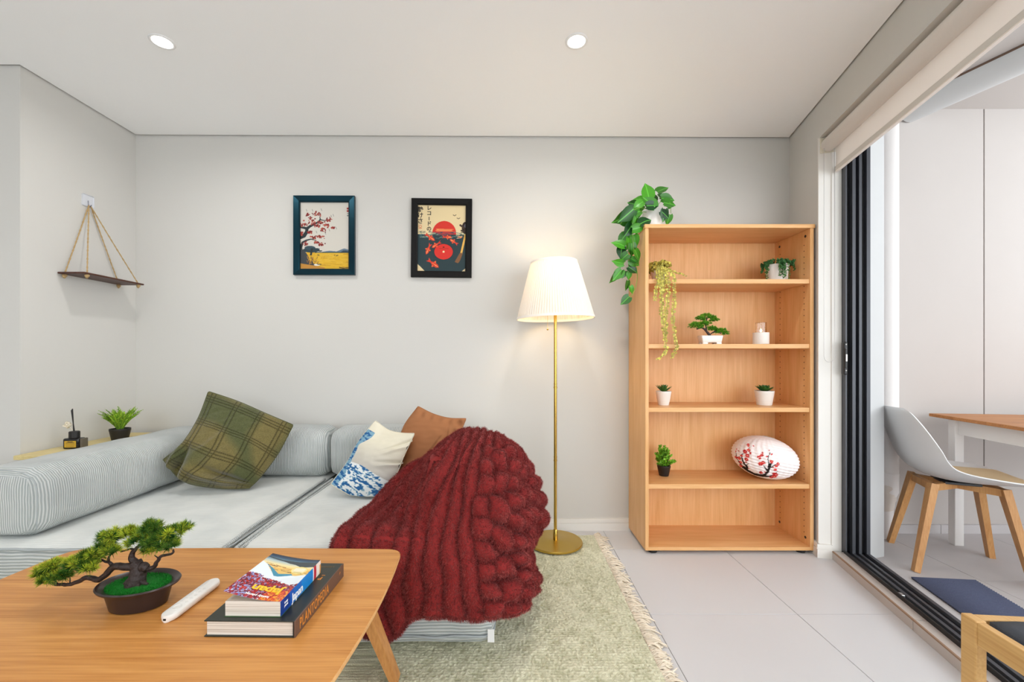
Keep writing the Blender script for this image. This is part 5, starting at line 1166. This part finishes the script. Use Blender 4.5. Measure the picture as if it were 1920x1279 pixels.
cc_ = [(.70, (238, 196, 110)), (.76, (246, 222, 160)), (.84, (180, 196, 196)), (.90, (84, 120, 140)), (.95, (38, 62, 88)), (1.0, (22, 38, 58))]
for i in range(400):
    v = i/400
    if v > .56:
        for (a, ca), (b_, cb) in zip([(.56, (226, 190, 110))]+cc_, cc_):
            if a <= v <= b_: t = (v-a)/(b_-a); cv.a[i, :] = np.array(rgb(*[p+(q_-p)*t for p, q_ in zip(ca, cb)])[:3])
cv.poly([(0, .90), (.2, .87), (.35, .86), (.5, .83), (.62, .82), (.74, .78), (1, .80), (1, .92), (.8, .92), (.6, .90), (.3, .89), (0, .92)], rgb(56, 66, 72))
for k in range(60): x = R.random(); y = .70+R.uniform(-.05, .05)-.10*(x-.3); cv.line([(x, y), (x+R.uniform(.05, .2), y-R.uniform(0, .02))], .006, rgb(*R.choice([(176, 104, 40), (232, 178, 90), (60, 56, 50), (240, 210, 140)])))
cv.poly([(0, .60), (.0, .78), (.14, .72), (.22, .66), (.45, .50), (.6, .52), (1, .60), (1, .30), (0, .30)], rgb(228, 238, 244)); cv.poly([(.08, .755), (.3, .66), (.48, .56), (.7, .60), (.75, .57), (.52, .50), (.44, .50), (.24, .66)], rgb(64, 140, 168))
cv.poly([(.0, .42), (.1, .44), (.4, .32), (.7, .50), (1, .56), (1, .2), (0, .2)], rgb(224, 232, 238))
for k in range(2600):
    x = R.random(); lim_ = .40+.09*math.sin(x*5.2+.2)-.10*math.exp(-((x-.35)/.2)**2)+.02; y = R.random()**.9*(lim_+R.uniform(-.03, .03))
    col = R.choice([(140, 24, 44), (176, 34, 40), (110, 20, 40), (200, 50, 36), (126, 28, 40), (96, 24, 52), (150, 120, 160)]); 
    if x > .6 and y < .22: col = R.choice([(226, 120, 30), (214, 70, 30), (236, 160, 50), (180, 40, 34)])
    if x < .4 and R.random() < .25: col = R.choice([(150, 160, 210), (190, 190, 220), (120, 120, 180)])
    cv.ell(x, y, R.uniform(.012, .030), R.uniform(.008, .018), rgb(*col), R.uniform(0, PI))
for rx in (.155, .15): cv.ell(.78, .70, rx, rx*.58, rgb(240, 214, 80)) if rx == .155 else None
cv.ell(.78, .70, .146, .082, rgb(238, 220, 160)); 
for k in range(4): cv.rect(.68, .735-.022*k, .88, .742-.022*k, rgb(250, 250, 250))
for k in range(2): cv.rect(.70, .65-.015*k, .86, .654-.015*k, rgb(180, 160, 60))
Uc, Vc = np.meshgrid(np.linspace(0, 1, 240), np.linspace(0, 1, 360))
def curl(u, v): return T3+.0012+.023*np.clip(.9-u, 0, 1)**1.6*(1.15-.25*v)-.0*u
Xc = (Uc*2-1)*W3-.003*(1-Uc)**2; Yc = (Vc*2-1)*L3
cvr = obj('front_cover', (np.stack([Xc, Yc, curl(Uc, Vc)], 2).reshape(-1, 3), gridfaces(240, 360)), vcmat('cover_print', .22, .5), bk2, cols=cv.sample(Uc, Vc).reshape(-1, 3), smooth=True)
obj('cover_inside', (np.stack([Xc, Yc, curl(Uc, Vc)-.0004], 2)[::12, ::12].reshape(-1, 3), gridfaces(20, 30)[:, ::-1]), mat('cover_inside_white', rgb(230, 230, 228), .6), bk2)
def oncover(body, size, u, v, m, off, spacing=1.0):
    t_ = text_shape(body, size, .00008, off, spacing=spacing); x0_, y0_ = (u*2-1)*W3, (v*2-1)*L3
    obj('cover_lettering', ([(x0_-a, y0_-b, float(curl(np.array(((x0_-a)/W3+1)/2), np.array(v)))+.0006+zz) for a, b, zz in t_[0]], t_[1]), m, cvr)
oncover('Japan', .035, .57, .20, YEL, .0011, .95); oncover('lonely planet', .0105, .52, .065, WHT, .0003)
# ------------------------------------------------------------------ balcony chair, table, mat
SHELL = mat('shell_plastic', rgb(214, 214, 214), .4); SEATP = mat('seat_pad_beige', rgb(214, 190, 150), .75)
BCH = wood('beech_leg', rgb(200, 150, 96), rgb(176, 122, 70), 'Z', .5, 8, 3)
chp = (2.285, 2.175, 0); cha = math.atan2(-.38, .925)
chair = thing('shell_chair', 'pale grey plastic shell chair on splayed wooden legs, on the balcony', 'chair', chp, cha)
# shell: stations from the top of the back to the front lip: (forward, height, half width, side lift forward, side lift up)
st = [(-.295, .800, .145, .035, .0), (-.293, .780, .190, .045, 0), (-.280, .73, .222, .060, .0), (-.258, .66, .236, .075, .005), (-.235, .59, .240, .085, .015), (-.205, .52, .236, .080, .035), (-.155, .468, .230, .060, .055), (-.08, .442, .226, .030, .062), (.0, .434, .226, .01, .058), (.09, .434, .226, 0, .048), (.17, .440, .222, 0, .034), (.222, .447, .205, -.01, .018), (.240, .446, .180, -.02, .006)]
A_ = np.array(st); tt_ = np.linspace(0, len(st)-1, 60); i_ = np.minimum(tt_.astype(int), len(st)-2); f_ = (tt_-i_)[:, None]
E = np.concatenate([2*A_[:1]-A_[1:2], A_, 2*A_[-1:]-A_[-2:-1]]); a, b, c, d = E[i_], E[i_+1], E[i_+2], E[i_+3]
Q = .5*(2*b+(c-a)*f_+(2*a-5*b+4*c-d)*f_**2+(3*b-a-3*c+d)*f_**3)
uu = np.linspace(-1, 1, 41); X = Q[:, :1]+Q[:, 3:4]*np.abs(uu)**2.6; Yv = Q[:, 2:3]*.95*uu; Zv = Q[:, 1:2]+Q[:, 4:5]*np.abs(uu)**2.6
S = np.stack([X, Yv+0*X, Zv], 2); N = normals(S); 
if N[40, 20, 2] < 0: N = -N
def shell_of(S, N, th): 
    nv, nu = S.shape[:2]; T_ = S+N*th; V = np.concatenate([S.reshape(-1, 3), T_.reshape(-1, 3)]); F = gridfaces(nu, nv); F = [tuple(q) for q in F[:, ::-1]]+[tuple(q+nu*nv) for q in F]
    rim = [(0, k) for k in range(nu)]+[(k, nu-1) for k in range(1, nv)]+[(nv-1, k) for k in range(nu-2, -1, -1)]+[(k, 0) for k in range(nv-2, 0, -1)]
    ids = [r*nu+c for r, c in rim]; m = len(ids)
    return V, F+[(ids[k], ids[(k+1) % m], ids[(k+1) % m]+nu*nv, ids[k]+nu*nv) for k in range(m)]
obj('seat_shell', shell_of(S, N, .006), SHELL, chair, smooth=50)
pad = S[30:57, 5:36]; pn = N[30:57, 5:36]; pu = np.linspace(-1, 1, 31)[None, :]; pv = np.linspace(-1, 1, 27)[:, None]; ht = .008+.018*(1-pu**4)*(1-pv**4)
obj('seat_pad', shell_of(pad+pn*.006, pn*ht[..., None]/.02, .02), SEATP, chair, smooth=60)
def inv(x, y, z=0):   # world -> chair
    dx, dy = x-chp[0], y-chp[1]; c_, s_ = math.cos(cha), math.sin(cha); return (dx*c_+dy*s_, -dx*s_+dy*c_, z)
feet = [inv(2.19, 2.44), inv(2.01, 2.10), inv(2.55, 2.25), inv(2.405, 1.945)]
tops = [(-.13, .10, .425), (-.13, -.10, .425), (.13, .10, .425), (.13, -.10, .425)]
for ft, tp in zip(feet, tops): obj('leg', bar(tp, ft, .050, .030, .034, .024, (0, 1, 0)), BCH, chair)
for a, b in ((0, 3), (1, 2), (0, 1), (2, 3)): obj('crossbar', bar((tops[a][0], tops[a][1], .405), (tops[b][0], tops[b][1], .405), .024, .038, side=(0, 0, 1)) if False else bar((tops[a][0], tops[a][1], .408), (tops[b][0], tops[b][1], .408), .026, .034, side=((tops[b][1]-tops[a][1]), -(tops[b][0]-tops[a][0]), 0)), BCH, chair)
obj('mounting_plate', rbox(-.07, -.07, .42, .07, .07, .432, .002), mat('plate_black', rgb(40, 40, 40), .5), chair)
ACA = wood('acacia_top', rgb(190, 128, 70), rgb(150, 92, 44), 'X', .45, 8, 2.4); WHW = mat('white_painted_wood', rgb(228, 226, 224), .5)
tp_o = (2.46, 2.49, 0); ta = math.radians(-8.0)
bt = thing('balcony_table', 'wooden topped table with white legs against the balcony wall', 'table', tp_o, ta)
# local frame: x runs right along the wall, y negative toward the viewer
obj('table_top', rbox(0, -.66, .712, 1.0, .0, .730, .003), ACA, bt)
for x in (.06, .90):
    for y in (-.05, -.58): obj('leg', rbox(x, y-.045, 0, x+.045, y, .712, .003), WHW, bt)
obj('apron', box(.075, -.60, .625, .092, -.06, .712), WHW, bt); obj('apron', box(.10, -.035, .625, .92, -.02, .712), WHW, bt); obj('apron', box(.10, -.61, .625, .92, -.595, .712), WHW, bt); obj('apron', box(.90, -.60, .625, .917, -.06, .712), WHW, bt)
# ribbed navy mat
MATM = mat('mat_navy', rgb(84, 90, 116), .9, var=.25, vscale=300, bump=.6, bscale=500)
dm = thing('door_mat', 'ribbed navy doormat along the outside of the sliding door track', 'mat', (1.95, 1.45, 0))
do = np.array(dm.location); V = []; F = []; Pq = []
a0 = np.array((1.925, 2.03)); d1 = np.array((-.2235, -.9747)); d2 = np.array((.9747, -.2235))*1
nr = 95
for k in range(nr):
    s_ = .012*k; w_ = .27
    r0 = a0+d1*s_; r1 = r0+np.array((1, -.10))*.275
    for c_, zt in (((0, .0)),): pass
    sh = tube([(r0[0], r0[1], .006), (r1[0], r1[1], .006)], .0042, 8); o = len(V); V += sh[0]; F += [tuple(i+o for i in q_) for q_ in sh[1]]
base = [a0, a0+np.array((1, -.10))*.275, a0+np.array((1, -.10))*.275+d1*(.012*(nr-1)), a0+d1*(.012*(nr-1))]
bs_ = prism([tuple(p) for p in base][::-1], .0005, .004)
obj('backing', rel(bs_, do), PB, dm); obj('ribs', rel((V, F), do), MATM, dm, smooth=True, kind='stuff')
# foreground stool
STW = wood('stool_wood', rgb(214, 172, 112), rgb(192, 146, 86), 'Y', .45, 8, 3)
stl = thing('stool', 'light wooden stool with a dark grey seat pad, near the doorway', 'stool', (.982, .925, 0), math.radians(-5))
obj('leg', rbox(0, -.034, 0, .022, 0, .500, .003), STW, stl); obj('leg', rbox(.258, -.034, 0, .28, 0, .497, .003), STW, stl); obj('leg', rbox(0, -.32, 0, .022, -.286, .497, .003), STW, stl); obj('leg', rbox(.258, -.32, 0, .28, -.286, .497, .003), STW, stl)
obj('rail', rbox(.002, -.286, .450, .020, -.034, .498, .002), STW, stl); obj('rail', rbox(.022, -.024, .455, .258, -.003, .499, .002), STW, stl); obj('rail', rbox(.260, -.286, .450, .278, -.034, .498, .002), STW, stl); obj('rail', rbox(.022, -.316, .445, .258, -.295, .497, .002), STW, stl)
obj('seat_pad', soft(.022, -.293, .470, .258, -.026, .506, .014, .001), mat('seat_pad_charcoal', rgb(62, 66, 74), .9, bump=.3, bscale=500, var=.15, vscale=300), stl, smooth=True)
